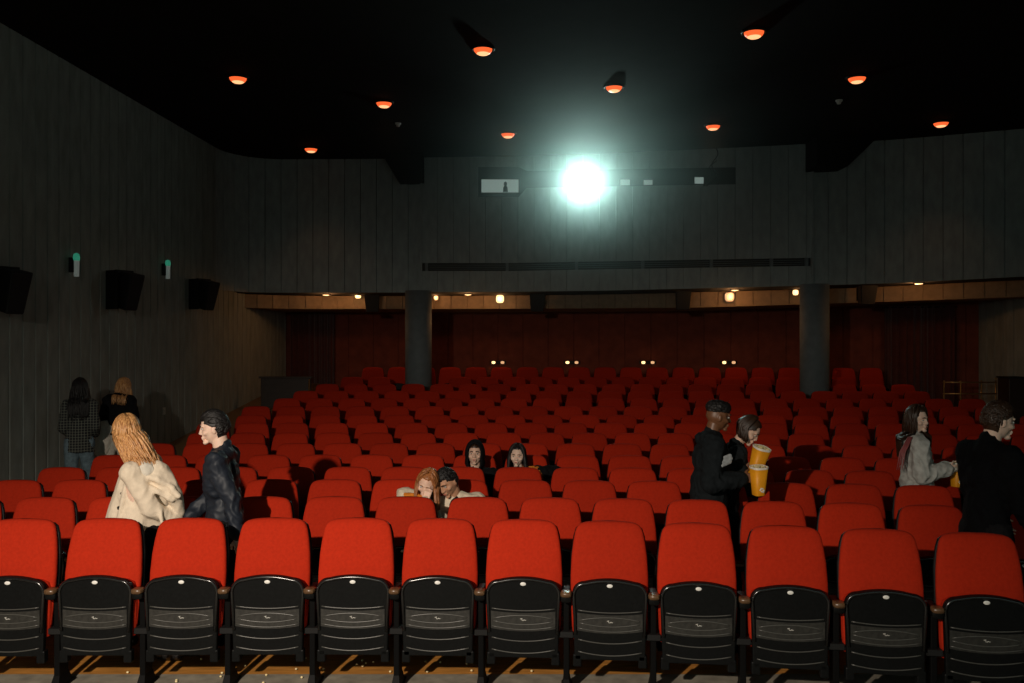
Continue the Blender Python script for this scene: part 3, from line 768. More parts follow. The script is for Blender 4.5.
def head_prims(bm, H, s, masc=False):
    """H: 4x4 head matrix (origin mid-head at eye level, +y face, +z up)"""
    R = H.to_3x3(); c = H.translation
    def fn(u, p):
        x, y, z = p
        if z < -.015:
            k = min(1, (-z - .015) / .10); x *= 1 - (.30 if masc else .38) * k ** 1.4
            if y < 0: y *= 1 - .55 * k
            else: y *= 1 - .06 * k
        if y > 0: y *= 1 - .05 * min(1, abs(u.x)) ; 
        if y > .05 and abs(z) < .09: y -= .006
        for sx in (-1, 1):
            dx, dz = (p.x - sx * .032) / .021, (p.z - .002) / .014
            y -= .015 * math.exp(-(dx * dx + dz * dz)) * (1 if p.y > 0 else 0)
        return Vector((x, y, z)) * s
    ico_ellipsoid(bm, c, (.076, .099, .118), R, 5, fn)
    T = lambda x, y, z: c + R @ (Vector((x, y, z)) * s)
    fm = 1.0 if masc else .80
    capsule(bm, T(0, .086, .012), .008 * s * fm, T(0, (.103 if masc else .101), -.030), .0105 * s * fm, 12)            # nose
    capsule(bm, T(-.012, .094, -.033), .009 * s, T(.012, .094, -.033), .009 * s, 10)
    for sx in (-1, 1):
        capsule(bm, T(sx * .012, .086, .024), .0085 * s, T(sx * .045, .076, .022), .008 * s, 10)   # brow
        capsule(bm, T(sx * .044, .058, -.028), .021 * s, T(sx * .050, .040, -.020), .021 * s, 10)  # cheek
        ico_ellipsoid(bm, T(sx * .077, -.008, -.012), (.009 * s, .017 * s, .031 * s), R @ Matrix.Rotation(sx * -.35, 3, 'Z'), 2)
    capsule(bm, T(-.016, .087, -.060), .0085 * s, T(.016, .087, -.060), .0085 * s, 10)
    capsule(bm, T(-.012, .085, -.070), .009 * s, T(.012, .085, -.070), .009 * s, 10)
    ico_ellipsoid(bm, T(0, .072, -.098), (.024 * s, .020 * s, .017 * s), R, 2)
def face_parts(root, H, s, lips, brow, looking=0.0, masc=False, closed=False):
    R = H.to_3x3(); c = H.translation
    T = lambda x, y, z: c + R @ (Vector((x, y, z)) * s)
    for sx in (-1, 1):
        bm = bmesh.new()
        ico_ellipsoid(bm, T(sx * .032, .0760, .002), (.0125 * s, .0085 * s, (.0045 if closed else .0068) * s), R, 3)
        e = obj('eye', bm, M['eye_white'], root, True)
        bm = bmesh.new(); ico_ellipsoid(bm, T(sx * .032 + looking, .0820, .002), (.0058 * s, .0034 * s, (.003 if closed else .0058) * s), R, 2)
        obj('iris', bm, M['iris'], e, True)
        bm = bmesh.new(); tube(bm, [T(sx * .014, .0925, .022), T(sx * .03, .092, .027), T(sx * .050, .080, .021)], [.0035 * s * (1.3 if masc else 1), .0042 * s * (1.3 if masc else 1), .002 * s], 6)
        obj('eyebrow', bm, M[brow], root, True)
    bm = bmesh.new()
    ico_ellipsoid(bm, T(0, .0925, -.0595), (.021 * s, .0058 * s, .0038 * s), R, 2); ico_ellipsoid(bm, T(0, .0915, -.0675), (.017 * s, .0058 * s, .0048 * s), R, 2)
    fuse('lips', bm, M[lips], root, .002, 1)
def scalp(u, s, grow=1.0):
    p = Vector((u.x * .079, u.y * .102, u.z * .121)) * grow
    if p.z < -.015:
        k = min(1, (-p.z - .015) / .10); p.x *= 1 - .2 * k
        if p.y < 0: p.y *= 1 - .35 * k
    return p * s
def hair_cap(bm, H, s, grow, face_cut, fade=False):
    """closed cap over the skull; face_cut: hair starts above this height in front"""
    R = H.to_3x3(); c = H.translation
    def fn(u, p):
        q = scalp(u, s, grow)
        # pull the face side of the cap inside the head
        f = u.y; lim = face_cut + .16 if f > .55 else .04 + f * .5 if f > 0 else .04
        if fade: lim = max(lim, .22); f = max(f, -.2)
        if f > -.25 and u.z < lim: q *= .70
        elif f <= -.25 and u.z < -.62: q *= .8
        return q
    ico_ellipsoid(bm, c, (1, 1, 1), R, 5, fn)
def long_hair(root, name, H, s, mt, length, n=170, seed=1, face=.62, fall=None, spread=1.0, wave=.006, part=0.0, body=None, grow=1.07, thick=.0105):
    """cap plus locks that run down over the skull and then hang; length: drop below the ears; body(p) pushes points clear of the shoulders"""
    rnd = random.Random(seed); bm = bmesh.new(); R = H.to_3x3(); c = H.translation
    hair_cap(bm, H, s, grow, .52)
    down = R.transposed() @ Vector((0, 0, -1))
    if fall is not None: down = (R.transposed() @ Vector(fall)).normalized()
    for i in range(n):
        az = rnd.uniform(-PI, PI)
        if abs(az) < face: az = math.copysign(face + rnd.uniform(0, .35), az if az else 1)
        # az = 0 is the face direction
        dirh = Vector((math.sin(az), math.cos(az), 0)); lay = rnd.uniform(1.0, 1.14) * grow
        pts = []; st = rnd.uniform(.05, .5); th = st
        start = Vector((part, .25 if abs(az) < 1.4 else 0, 1)).normalized()
        while th < 1.62:
            u = (start * math.cos(th) + dirh * math.sin(th)).normalized() if th < 1.5 else dirh.copy()
            pts.append(scalp(u, s, lay)); th += .2
        p = pts[-1].copy(); L = length * rnd.uniform(.80, 1.04); k = 0; out = dirh * .12 * spread; ph = rnd.uniform(0, 6.28); fr = rnd.uniform(14, 26)
        step = .035
        while k * step < L:
            dd = (down + out * math.exp(-k * .35)).normalized(); p = p + dd * step
            q = p + Vector((math.sin(ph + p.z * fr), math.cos(ph * 1.3 + p.z * fr), 0)) * wave
            pts.append(q); k += 1
        W = [c + R @ q for q in pts]
        if body: W = [body(q) for q in W]
        r0 = thick * rnd.uniform(.7, 1.2) * s; m_ = len(W)
        tube(bm, W, [r0 * (.55 + .45 * min(1, j / 3)) * (1 - .8 * max(0, (j / (m_ - 1) - .6) / .4)) for j in range(m_)], 5)
    bmesh.ops.recalc_face_normals(bm, faces=bm.faces)
    me = bpy.data.meshes.new(name); bm.to_mesh(me); bm.free()
    return link(name, me, M[mt], root, True)
def short_hair(root, H, s, mt, n=260, seed=2, top=.035, sweep=(0, -.6, .25), fade=False, quiff=0.0, cut=.42):
    """locks that lie along the skull in the sweep direction"""
    rnd = random.Random(seed); bm = bmesh.new(); R = H.to_3x3(); c = H.translation
    hair_cap(bm, H, s, 1.05 if not fade else 1.03, cut, fade)
    sw = Vector(sweep)
    for i in range(n):
        z = rnd.uniform(-.35 if not fade else .3, 1); a = rnd.uniform(-PI, PI); h = math.sqrt(1 - z * z)
        u = Vector((h * math.sin(a), h * math.cos(a), z))
        if u.y > .3 and u.z < cut + .14: continue
        if u.y > -.15 and u.z < .22: continue
        L = top * (.45 + .75 * max(0, z)) * rnd.uniform(.8, 1.25) * (1 + quiff * max(0, u.y)); lift = 1.03
        pts = [scalp(u, s, 1.0)]; q = u.copy(); st = L / 4 / .1
        dv = sw + Vector((rnd.uniform(-.25, .25), rnd.uniform(-.2, .2), rnd.uniform(-.1, .1)))
        for k in range(4):
            t = dv - q * dv.dot(q)
            if t.length > .01: t.normalize()
            q = (q + t * st).normalized(); lift += .010 * (1 + quiff * max(0, u.y) * max(0, z)) * (1.6 if k < 2 else .3) * min(1.5, top / .04)
            pts.append(scalp(q, s, lift))
        tube(bm, [c + R @ v for v in pts], [.0065 * s, .0068 * s, .0065 * s, .005 * s, .0015 * s], 5)
    bmesh.ops.recalc_face_normals(bm, faces=bm.faces)
    me = bpy.data.meshes.new('hair'); bm.to_mesh(me); bm.free()
    return link('hair', me, M[mt], root, True)
def Rx(a): return Matrix.Rotation(math.radians(a), 3, 'X')
def Ry(a): return Matrix.Rotation(math.radians(a), 3, 'Y')
def Rz(a): return Matrix.Rotation(math.radians(a), 3, 'Z')
class Figure:
    """pose: torso = (pitch forward, roll right, twist left); head = (yaw left, pitch down, roll right) in degrees"""
    def __init__(s, name_loc, yaw, height, label, torso=(0, 0, 0), head=(0, 0, 0), rh=None, lh=None, rp=(.6, -1, -.4), lp=(-.6, -1, -.4),
                 rf=None, lf=None, pelvis=None, kp=(0, 1, 0), skin='skin_light', build=1.0, masc=False, headoff=(0, 0, 0), rhd=None, lhd=None,
                 rpn=None, lpn=None, curl=(.35, .35), lips='lips', brow='brow_dark', look=0, closed=False, feet_scale=1.0):
        s.root = empty('person', name_loc, math.radians(yaw), label, 'person'); k = height / 1.75; s.k = k; s.b = build; s.masc = masc
        s.skin, s.lips_, s.brow = skin, lips, brow
        P0 = Vector(pelvis) if pelvis else Vector((0, 0, .94 * k)); s.pel = P0
        TR = Rz(torso[2]) @ Ry(torso[1]) @ Rx(-torso[0]); s.TR = TR
        W = lambda x, y, z: P0 + TR @ (Vector((x, y, z - .94)) * k)
        half = TR.to_quaternion().slerp(Matrix.Identity(3).to_quaternion(), .5).to_matrix()
        s.waist = P0 + half @ (Vector((0, 0, .14)) * k)
        s.chest = W(0, .005, 1.27); s.neck0 = W(0, -.01, 1.455)
        sw = (.185 if masc else .158) * build
        s.sh = {1: W(sw, -.005, 1.405), -1: W(-sw, -.005, 1.405)}
        s.W = W
        HR = TR @ Rz(head[0]) @ Ry(head[2]) @ Rx(-head[1])
        hc = s.neck0 + TR @ (Vector((0, .02, .075)) * k) + HR @ (Vector((0, .022, .10)) * k) + Vector(headoff)
        s.H = Matrix.Translation(hc) @ HR.to_4x4(); s.hs = k * 1.0
        s.hip = {1: P0 + TR @ Vector((.088 * k, 0, -.01)), -1: P0 + TR @ Vector((-.088 * k, 0, -.01))}
        s.foot = {1: Vector(rf) if rf else Vector((.10 * k, 0, .075 * k)), -1: Vector(lf) if lf else Vector((-.10 * k, .0, .075 * k))}
        s.knee = {}
        for i in (1, -1): s.knee[i], s.foot[i] = ik(s.hip[i], s.foot[i], .435 * k, .425 * k, kp)
        s.hand = {1: Vector(rh) if rh else W(.25, .04, .80), -1: Vector(lh) if lh else W(-.25, .04, .80)}
        s.elb = {}
        for i, p in ((1, rp), (-1, lp)): s.elb[i], s.hand[i] = ik(s.sh[i], s.hand[i], .29 * k, .255 * k, p)
        s.hd = {1: rhd, -1: lhd}; s.pn = {1: rpn, -1: lpn}; s.curl = {1: curl[0], -1: curl[1]}
        s.face(look, closed)
        s.body()
    def face(s, look, closed): face_parts(s.root, s.H, s.hs, s.lips_, s.brow, look, s.masc, closed)
    def torso(s, bm, g=0.0, hips=True, low=None):
        k = s.k; b = s.b * k; f = s.TR @ Vector((0, 1, 0)); cw = .135 if s.masc else .118
        R = s.TR
        ico_ellipsoid(bm, s.chest, ((cw + g) * 1.08 * b, (.100 + g) * b, .165 * k + g), R, 3)
        ico_ellipsoid(bm, s.waist, ((.118 + g) * b, (.090 + g) * b, .15 * k), R, 3)
        if hips: ico_ellipsoid(bm, s.pel, ((.155 + g) * b, (.105 + g) * b, .125 * k + g * .5), R, 3)
        capsule(bm, s.sh[1], (.052 + g) * k, s.sh[-1], (.052 + g) * k, 16)
        capsule(bm, s.neck0 + R @ Vector((0, 0, -.02)), (.060 + g) * k, s.W(.10, -.01, 1.41), (.045 + g) * k); capsule(bm, s.neck0 + R @ Vector((0, 0, -.02)), (.060 + g) * k, s.W(-.10, -.01, 1.41), (.045 + g) * k)
        for i in (1, -1): capsule(bm, s.sh[i], (.05 + g) * k, s.W(i * .085, .02, 1.20), (.085 + g * .6) * k)
        if not s.masc:
            for i in (1, -1): ico_ellipsoid(bm, s.W(i * .065, .078 + g * .7, 1.235), (.058 * k, .045 * k, .058 * k), R, 3)
    def body(s):
        k = s.k; bm = bmesh.new(); head_prims(bm, s.H, s.hs, s.masc)
        hc = s.H.translation; HR = s.H.to_3x3(); nr = .054 if s.masc else .046
        capsule(bm, s.neck0 + s.TR @ Vector((0, -.005, -.03)), nr * 1.12 * k, hc + HR @ (Vector((0, -.022, -.065)) * k), nr * k, 18)
        s.torso(bm)
        for i in (1, -1):
            capsule(bm, s.sh[i], .048 * k, s.elb[i], .038 * k); capsule(bm, s.elb[i], .038 * k, s.hand[i], .0265 * k)
            d = Vector(s.hd[i]) if s.hd[i] else (s.hand[i] - s.elb[i]); pn = Vector(s.pn[i]) if s.pn[i] else Vector((-i, .2, 0))
            hand(bm, s.hand[i], d, pn, i * -1 if False else i, k * (1.02 if s.masc else .94), s.curl[i])
            capsule(bm, s.hip[i], .078 * k, s.knee[i], .052 * k); capsule(bm, s.knee[i], .052 * k, s.foot[i] + Vector((0, 0, .02)), .036 * k)
            ft = s.foot[i]; capsule(bm, ft + Vector((0, -.03, -.035 * k)), .034 * k, ft + Vector((0, .13 * k, -.045 * k)), .028 * k)
        fuse('body', bm, M[s.skin], s.root, .0052, 2)
    def legs(s, mt, g=.014, shoe='leather', flare=1.0, name='trousers'):
        k = s.k; bm = bmesh.new()
        ico_ellipsoid(bm, s.pel, ((.158 + g) * s.b * k, (.108 + g) * s.b * k, .125 * k), s.TR, 3)
        for i in (1, -1):
            capsule(bm, s.hip[i], (.084 + g) * k, s.knee[i], (.058 + g) * k); capsule(bm, s.knee[i], (.056 + g) * k, s.foot[i] + Vector((0, 0, .03)), (.042 + g) * k * flare)
        fuse(name, bm, M[mt], s.root, .011, 3, (.006, 13, (1, 1, .6)))
        for i in (1, -1):
            bm = bmesh.new(); ft = s.foot[i]
            capsule(bm, ft + Vector((0, -.035, -.030 * k)), .044 * k, ft + Vector((0, .14 * k, -.038 * k)), .037 * k); capsule(bm, ft + Vector((0, 0, .02)), .045 * k, ft + Vector((0, 0, -.03)), .046 * k)
            fuse('shoe', bm, M[shoe], s.root, .008, 2)
    def jacket(s, mt, g=.022, sleeve=.022, hem=.88, flare=.0, collar=.0, name='jacket', cuff=.93, amp=.008, sc=9, voxel=.009, extra=None, hood=False, arms=(1, -1), st=(1, 1, 1)):
        """hem: height of the hem on the unposed figure"""
        k = s.k; bm = bmesh.new(); s.torso(bm, g, hips=False)
        zs = np.linspace(1.18, hem, 6); prev = None
        ring = []
        for z in zs:
            u = (1.18 - z) / .3; w = (.122 + g + flare * u) * s.b * k + .02 * u; d = (.092 + g + flare * u * .8) * s.b * k
            base = s.waist.lerp(s.chest, max(0, min(1, (z - 1.08) / .19))) if z > 1.08 else s.pel + (s.waist - s.pel) * max(-.7, ((z - .94) / .14))
            if z <= .94: base = s.pel + Vector((0, 0, (z - .94) * k))
            ring.append([base + s.TR @ Vector((w * math.cos(a) , d * math.sin(a), 0)) for a in np.linspace(0, 2 * PI, 28, endpoint=False)])
        loft(bm, ring)
        for i in arms:
            e, h = s.elb[i], s.hand[i]; hh = e.lerp(h, cuff)
            capsule(bm, s.sh[i], (.056 + sleeve) * k, e, (.044 + sleeve) * k, 16); capsule(bm, e, (.044 + sleeve) * k, hh, (.033 + sleeve) * k, 16)
        if collar:
            n1 = s.neck0 + s.TR @ Vector((0, -.004, collar)); lathe_pts = []
            capsule(bm, s.neck0 + s.TR @ Vector((0, 0, -.03)), .075 * k, n1, .060 * k, 18)
        if hood:
            for q in ((-.07, -.055, 1.44), (0, -.085, 1.44), (.07, -.055, 1.44)): ico_ellipsoid(bm, s.W(*q), (.058 * k, .05 * k, .05 * k), s.TR, 3)
            capsule(bm, s.W(-.09, .0, 1.445), .035 * k, s.W(-.03, .075, 1.40), .03 * k); capsule(bm, s.W(.09, .0, 1.445), .035 * k, s.W(.03, .075, 1.40), .03 * k)
        if extra: extra(bm, s)
        return fuse(name, bm, M[mt], s.root, voxel, 4, (amp, sc, st))
    def clear(s, q, m=.035):
        """push hair points out of the shoulders and back"""
        loc = s.TR.transposed() @ (q - s.chest)
        a = (.135 + m) * s.b * s.k * 1.35; b = (.105 + m) * s.b * s.k
        if loc.z < .20 * s.k:
            e = math.sqrt((loc.x / a) ** 2 + (loc.y / b) ** 2)
            if 1e-3 < e < 1:
                loc.y = (loc.y / abs(loc.y) if abs(loc.y) > .015 else -1) * b * math.sqrt(max(0, 1 - (loc.x / a) ** 2)); return s.chest + s.TR @ loc
        return q

def L2(root_loc, yaw, world):
    """world point into a figure's local frame"""
    return Matrix.Rotation(-math.radians(yaw), 3, 'Z') @ (Vector(world) - Vector(root_loc))
def buttons(root, pts, r, m, nrm):
    T0 = Vector(nrm).to_track_quat('Z', 'Y').to_matrix().to_4x4()
    for p in pts:
        bm = bmesh.new(); lathe(bm, [(r, 0), (r, .004), (r * .7, .006)], n=14, cap=True, T=Matrix.Translation(p) @ T0); obj('button', bm, m, root, True)

# 1. dark-haired woman by the left wall, seen from behind
loc = Vector((-5.42, 11.15, aisle(11.15)))
f = Figure(loc, 18, 1.69, 'person with long black hair in dark checked jacket and jeans by left wall, back turned', torso=(4, 0, 0), head=(10, 8, 0),
           rh=(.15, .20, .98), lh=(-.13, .20, 1.0), rf=(.09, .10, .075), lf=(-.09, -.12, .075), build=.86, rp=(.3, -1, -.4), lp=(-.3, -1, -.4))
f.legs('denim_blue'); f.jacket('plaid', .038, .026, .80, .02, .02, amp=.007)
long_hair(f.root, 'hair', f.H, f.hs, 'hair_black', .38, 260, 11, body=lambda q: f.clear(q, .05), spread=2.4)
# 2. blonde woman in black beside her, seen from behind
loc = Vector((-5.30, 11.9, aisle(11.9)))
f = Figure(loc, 8, 1.60, 'blonde person in black jacket near left wall, back turned, behind the beige coat', torso=(10, 4, 0), head=(-10, 10, 4), rh=(.17, .12, .88), lh=(-.19, .02, .80), build=.90)
f.legs('white_cotton'); f.jacket('black_cotton', .05, .040, .90, .0, .02)
long_hair(f.root, 'hair', f.H, f.hs, 'hair_blonde', .26, 170, 12, body=lambda q: f.clear(q, .055), spread=1.6, wave=.012)
bm = bmesh.new(); f2 = f
capsule(bm, f.pel + Vector((-.10, -.03, .06)), .12, f.pel + Vector((-.16, -.02, -.22)), .10, 16); fuse('shirt_tail', bm, M['white_cotton'], f.root, .012, 3, (.012, 8, (1, 1, .4)))
# 3. blonde woman in the beige coat leading the man
YM = 6.36
loc = Vector((-2.57, YM, 0)); yaw = 86
hw = P(181, 523, YM - .03)
f = Figure(loc, yaw, 1.70, 'blonde person in oversized beige coat walking left, pulling a person by the hand', torso=(7, -6, 0), head=(-58, -2, 4),
           lh=L2(loc, yaw, hw), rh=(.15, .06, .84), lp=(-.5, 0, -1), rf=(.09, .24, .075), lf=(-.10, -.20, .09), build=1.05,
           brow='brow_fair', skin='skin_pale', curl=(.4, .8), headoff=(0, .065, .025))
f.legs('black_cotton')
w = lambda *q: L2(loc, yaw, P(*q))
bm = bmesh.new(); rings = []
for (py, a, b, dp, ty) in ((456, 134, 150, .09, .04), (460, 130, 156, .13, .04), (466, 126, 162, .17, .03), (475, 122, 167, .19, .02), (485, 119, 170, .19, .01), (495, 116, 172, .19, 0), (505, 113, 171, .20, 0),
                        (515, 110, 169, .21, 0), (525, 107.5, 167, .22, 0), (535, 106, 165, .22, 0), (546, 108, 163, .22, 0), (552, 114, 158, .19, 0)):
    ring = []
    for k in range(36):
        q = 2 * PI * k / 36; cx = (a + b) / 2 + (b - a) / 2 * math.cos(q) ; yy = YM + ty + dp * math.sin(q) * (1 + .07 * math.cos(5 * q + py * .05))
        ring.append(L2(loc, yaw, Vector(((cx - 512) / F * YM, yy, CH - (py + 4 * math.cos(q) - 341.5) / F * YM))))
    rings.append(ring)
loft(bm, rings)
capsule(bm, w(157, 472, YM - .10), .085, w(173, 494, YM - .10), .065, 18); capsule(bm, w(173, 494, YM - .10), .062, w(180, 512, YM - .04), .036, 18)      # sleeve
for pts, r in ((((133, 466), (143, 475), (157, 479), (170, 486), (178, 496)), .024), (((131, 471), (142, 484), (158, 492), (172, 500)), .020), (((150, 498), (160, 512), (164, 530)), .017),
               (((127, 480), (123, 500), (116, 528)), .016), (((140, 500), (142, 520), (140, 545)), .014)):
    for (x0, y0), (x1, y1) in zip(pts, pts[1:]):
        k0 = YM - .185; capsule(bm, w(x0, y0, k0 if x0 < 165 else k0 + .03), r, w(x1, y1, k0 if x1 < 165 else k0 + .03), r * .9, 12)
for i, g in ((-1, 1.0), (1, .9)):
    e, h = f.elb[i], f.hand[i]
    capsule(bm, f.sh[i], .070 * g, e, .066 * g, 18); capsule(bm, e, .068 * g, e.lerp(h, .86), .045, 18)
capsule(bm, f.sh[1], .07, f.sh[-1], .078, 18); ico_ellipsoid(bm, f.chest, (.165, .135, .17), f.TR, 3); ico_ellipsoid(bm, f.W(-.02, .08, 1.20), (.15, .11, .16), f.TR, 3); ico_ellipsoid(bm, f.W(0, .04, 1.08), (.17, .13, .16), f.TR, 3)
fuse('coat', bm, M['beige_wool'], f.root, .009, 5, (.006, 9, (1, 1, .45)))
bm = bmesh.new(); w = lambda *p: L2(loc, yaw, P(*p))
capsule(bm, w(139, 461, YM - .12), .068, w(146, 470, YM - .15), .070, 18); capsule(bm, f.neck0 + Vector((0, 0, -.03)), .062, w(139, 461, YM - .10), .06, 16)
fuse('blouse', bm, M['white_cotton'], f.root, .008, 3, (.006, 10, (1, 1, 1)))
bm = bmesh.new(); tube(bm, [w(133, 456, YM - .13), w(130, 464, YM - .20), w(127, 474, YM - .20)], [.014, .018, .014], 8); obj('strap', bm, M['black_cotton'], f.root, True)
buttons(f.root, [w(122, 494, YM - .17), w(119, 508, YM - .18)], .014, M['leather'], L2((0, 0, 0), yaw, (-.3, -1, 0)))
long_hair(f.root, 'hair', f.H, f.hs, 'hair_blonde', .25, 420, 13, spread=.9, wave=.012, fall=L2((0, 0, 0), yaw, (.62, -.2, -1)), face=.7, thick=.0095)
# 4. man in the navy jacket being led
loc = Vector((-2.07, YM + .06, 0)); yaw = 93
hb = P(238, 536, YM - .17)
f = Figure(loc, yaw, 1.755, 'dark-haired person in navy jacket in left profile, held by the hand', torso=(3, 0, 0), head=(6, 4, 0), masc=True,
           rh=L2(loc, yaw, hw + Vector((.035, .03, .035))), lh=L2(loc, yaw, hb), lp=(-.3, -1, 0), rp=(0, -.5, -1), rf=(.10, -.18, .09), lf=(-.10, .20, .075), skin='skin_pale', curl=(.5, .8), build=1.0)
f.legs('black_cotton'); f.jacket('navy_nylon', .024, .020, .90, .02, .045, amp=.010, sc=8)
short_hair(f.root, f.H, f.hs, 'hair_black', 700, 3, .075, (0, -.5, .1), quiff=.6, cut=.34)
bm = bmesh.new(); hb2 = f.hand[-1]; d = (f.hand[-1] - f.elb[-1]).normalized(); capsule(bm, hb2 - d * .025, .034, hb2 - d * .012, .034, 16); fuse('cuff', bm, M['white_cotton'], f.root, .005, 1)

# 5. seated couple, third row
def sit(px, py, Yh, X, Y, yaw, h, label, roll, pitch, head, seatz=.53, py_off=.16, **kw):
    loc = Vector((X, Y - .10, 0))
    return Figure(loc, yaw, h, label, torso=(pitch, roll, kw.pop('twist', 0)), head=head, pelvis=(0, py_off, seatz),
                  rf=(.13, .60, .075), lf=(-.13, .60, .075), kp=(0, .4, 1), **kw), loc
yaw = 180
loc = Vector((-.93, 7.60, 0))
f = Figure(loc, yaw, 1.64, 'seated person with long ginger hair and cream jacket, hand at mouth', torso=(14, -25, 0), head=(-6, 12, 10), pelvis=(0, .14, .53),
           rf=(.13, .50, .075), lf=(-.10, .50, .075), kp=(0, .3, 1), rh=L2(loc, yaw, P(425, 501, 7.16)), lh=L2(loc, yaw, P(441, 516, 7.02)), rp=(1, 0, -1), lp=(-1, .2, -1),
           rhd=L2((0, 0, 0), yaw, (.32, .10, .95)), rpn=L2((0, 0, 0), yaw, (.2, 1, 0)), lhd=L2((0, 0, 0), yaw, (-.8, -.5, -.25)), lpn=(0, 0, -1), curl=(.9, .5), skin='skin_light', brow='brow_fair')
f.legs('denim_blue'); f.jacket('cream_fleece', .026, .026, .93, .01, .02, amp=.012, sc=8)
long_hair(f.root, 'hair', f.H, f.hs, 'hair_ginger', .30, 260, 21, body=lambda q: f.clear(q, .03), spread=.9, face=1.15, fall=(.0, .18, -1), thick=.0095)
bm = bmesh.new(); w = lambda *p: L2(loc, yaw, P(*p))
capsule(bm, w(403, 497, 7.30), .035, w(418, 499, 7.24), .045, 16); capsule(bm, w(418, 499, 7.24), .045, w(424, 500, 7.2), .03, 14)
fuse('sleeve_lining', bm, M['orange_cloth'], f.root, .008, 3, (.008, 12, (1, 1, 1)))
loc = Vector((-.42, 7.58, 0))
f = Figure(loc, yaw, 1.72, 'seated person with short black hair and cream jacket, looking down beside ginger-haired person', torso=(4, 6, 0), head=(-38, 24, 8), pelvis=(0, .14, .445), masc=True, build=.95,
           rf=(.13, .50, .075), lf=(-.13, .50, .075), kp=(0, .3, 1), rh=(.12, .34, .62), lh=(-.14, .36, .62), rp=(1, 0, -1), lp=(-1, 0, -1), skin='skin_tan', closed=True)
f.legs('black_cotton'); f.jacket('cream_fleece', .026, .026, .93, .01, .0, amp=.011, sc=8)
short_hair(f.root, f.H, f.hs, 'hair_black', 600, 5, .035, (0, .2, .4), fade=False, cut=.36)
bm = bmesh.new(); capsule(bm, f.W(0, .045, 1.42), .058, f.W(0, .118, 1.30), .040, 16); capsule(bm, f.W(-.02, .0, 1.44), .062, f.W(.02, .0, 1.44), .062, 16)
fuse('shirt', bm, M['black_cotton'], f.root, .007, 2, (.006, 14, (1, 1, 1)))
# 6. hooded man, fifth row
loc = Vector((-.385, 9.40, 0))
f = Figure(loc, yaw, 1.72, 'seated person in black hoodie with hood up, facing the screen', torso=(-6, 0, 0), head=(-2, -2, 0), pelvis=(0, .18, .40), masc=True,
           rf=(.13, .55, .075), lf=(-.13, .55, .075), kp=(0, .3, 1), rh=(.14, .36, .66), lh=(-.14, .36, .66), rp=(1, 0, -1), lp=(-1, 0, -1), skin='skin_light')
f.legs('black_cotton'); f.jacket('black_cotton', .032, .028, .90, .01, .0, amp=.010)
def hood_up(f, mt, g=1.22, opening=.62):
    bm = bmesh.new(); R = f.H.to_3x3(); c = f.H.translation; s = f.hs
    t = bmesh.new(); bmesh.ops.create_uvsphere(t, u_segments=44, v_segments=30, radius=1)
    for v in list(t.verts):
        u = v.co.copy(); p = scalp(u, s, g)
        if u.z < -.3: p.z -= .05 * s; p.x *= 1.12; p.y *= 1.12 if u.y < 0 else 1.0
        v.co = c + R @ (p + Vector((0, -.008, 0)))
        if u.y > .45 and (u.x / .62) ** 2 + ((u.z + .12) / .80) ** 2 < 1: t.verts.remove(v)
    me = bpy.data.meshes.new('hood'); t.to_mesh(me); t.free(); o = link('hood', me, M[mt], f.root, True)
    md = o.modifiers.new('thick', 'SOLIDIFY'); md.thickness = .012; md.offset = 1
    bm = bmesh.new()
    for q in ((-.07, -.035, 1.45), (0, -.06, 1.46), (.07, -.035, 1.45), (.06, .05, 1.42), (-.06, .05, 1.42), (0, .075, 1.40)): ico_ellipsoid(bm, f.W(*q), (.055, .048, .05), f.TR, 3)
    fuse('hood_folds', bm, M[mt], f.root, .008, 4, (.008, 12, (1, 1, 1)))
hood_up(f, 'black_cotton')
for sx in (-1, 1):
    bm = bmesh.new(); tube(bm, [f.W(sx * .03, .135, 1.40), f.W(sx * .035, .155, 1.30), f.W(sx * .03, .16, 1.22)], [.004, .004, .007], 6); obj('drawstring', bm, M['white_cotton'], f.root, True)
short_hair(f.root, f.H, f.hs, 'hair_brown', 60, 8, .02, (0, .2, .4), cut=.4)
# 7. dark-haired woman beside him
loc = Vector((.17, 9.40, 0))
f = Figure(loc, yaw, 1.62, 'seated person with long black hair and orange-shouldered black jacket', torso=(-4, 12, 0), head=(-8, 2, -14), pelvis=(0, .16, .435),
           rf=(.13, .55, .075), lf=(-.13, .55, .075), kp=(0, .3, 1), rh=(.14, .36, .66), lh=(-.30, .20, .72), rp=(1, 0, -1), lp=(-1, 0, -.4), skin='skin_pale')
f.legs('black_cotton'); f.jacket('black_cotton', .028, .026, .90, .01, .0, amp=.010)
long_hair(f.root, 'hair', f.H, f.hs, 'hair_black', .24, 200, 31, body=lambda q: f.clear(q, .03), spread=1.0, face=1.15, grow=1.07)
bm = bmesh.new(); capsule(bm, f.W(-.075, .0, 1.435), .062, f.W(-.185, .0, 1.395), .070, 18); capsule(bm, f.W(-.185, .0, 1.395), .072, f.W(-.20, .02, 1.33), .055, 18)
fuse('shoulder_panel', bm, M['orange_cloth'], f.root, .008, 3, (.007, 12, (1, 1, 1)))

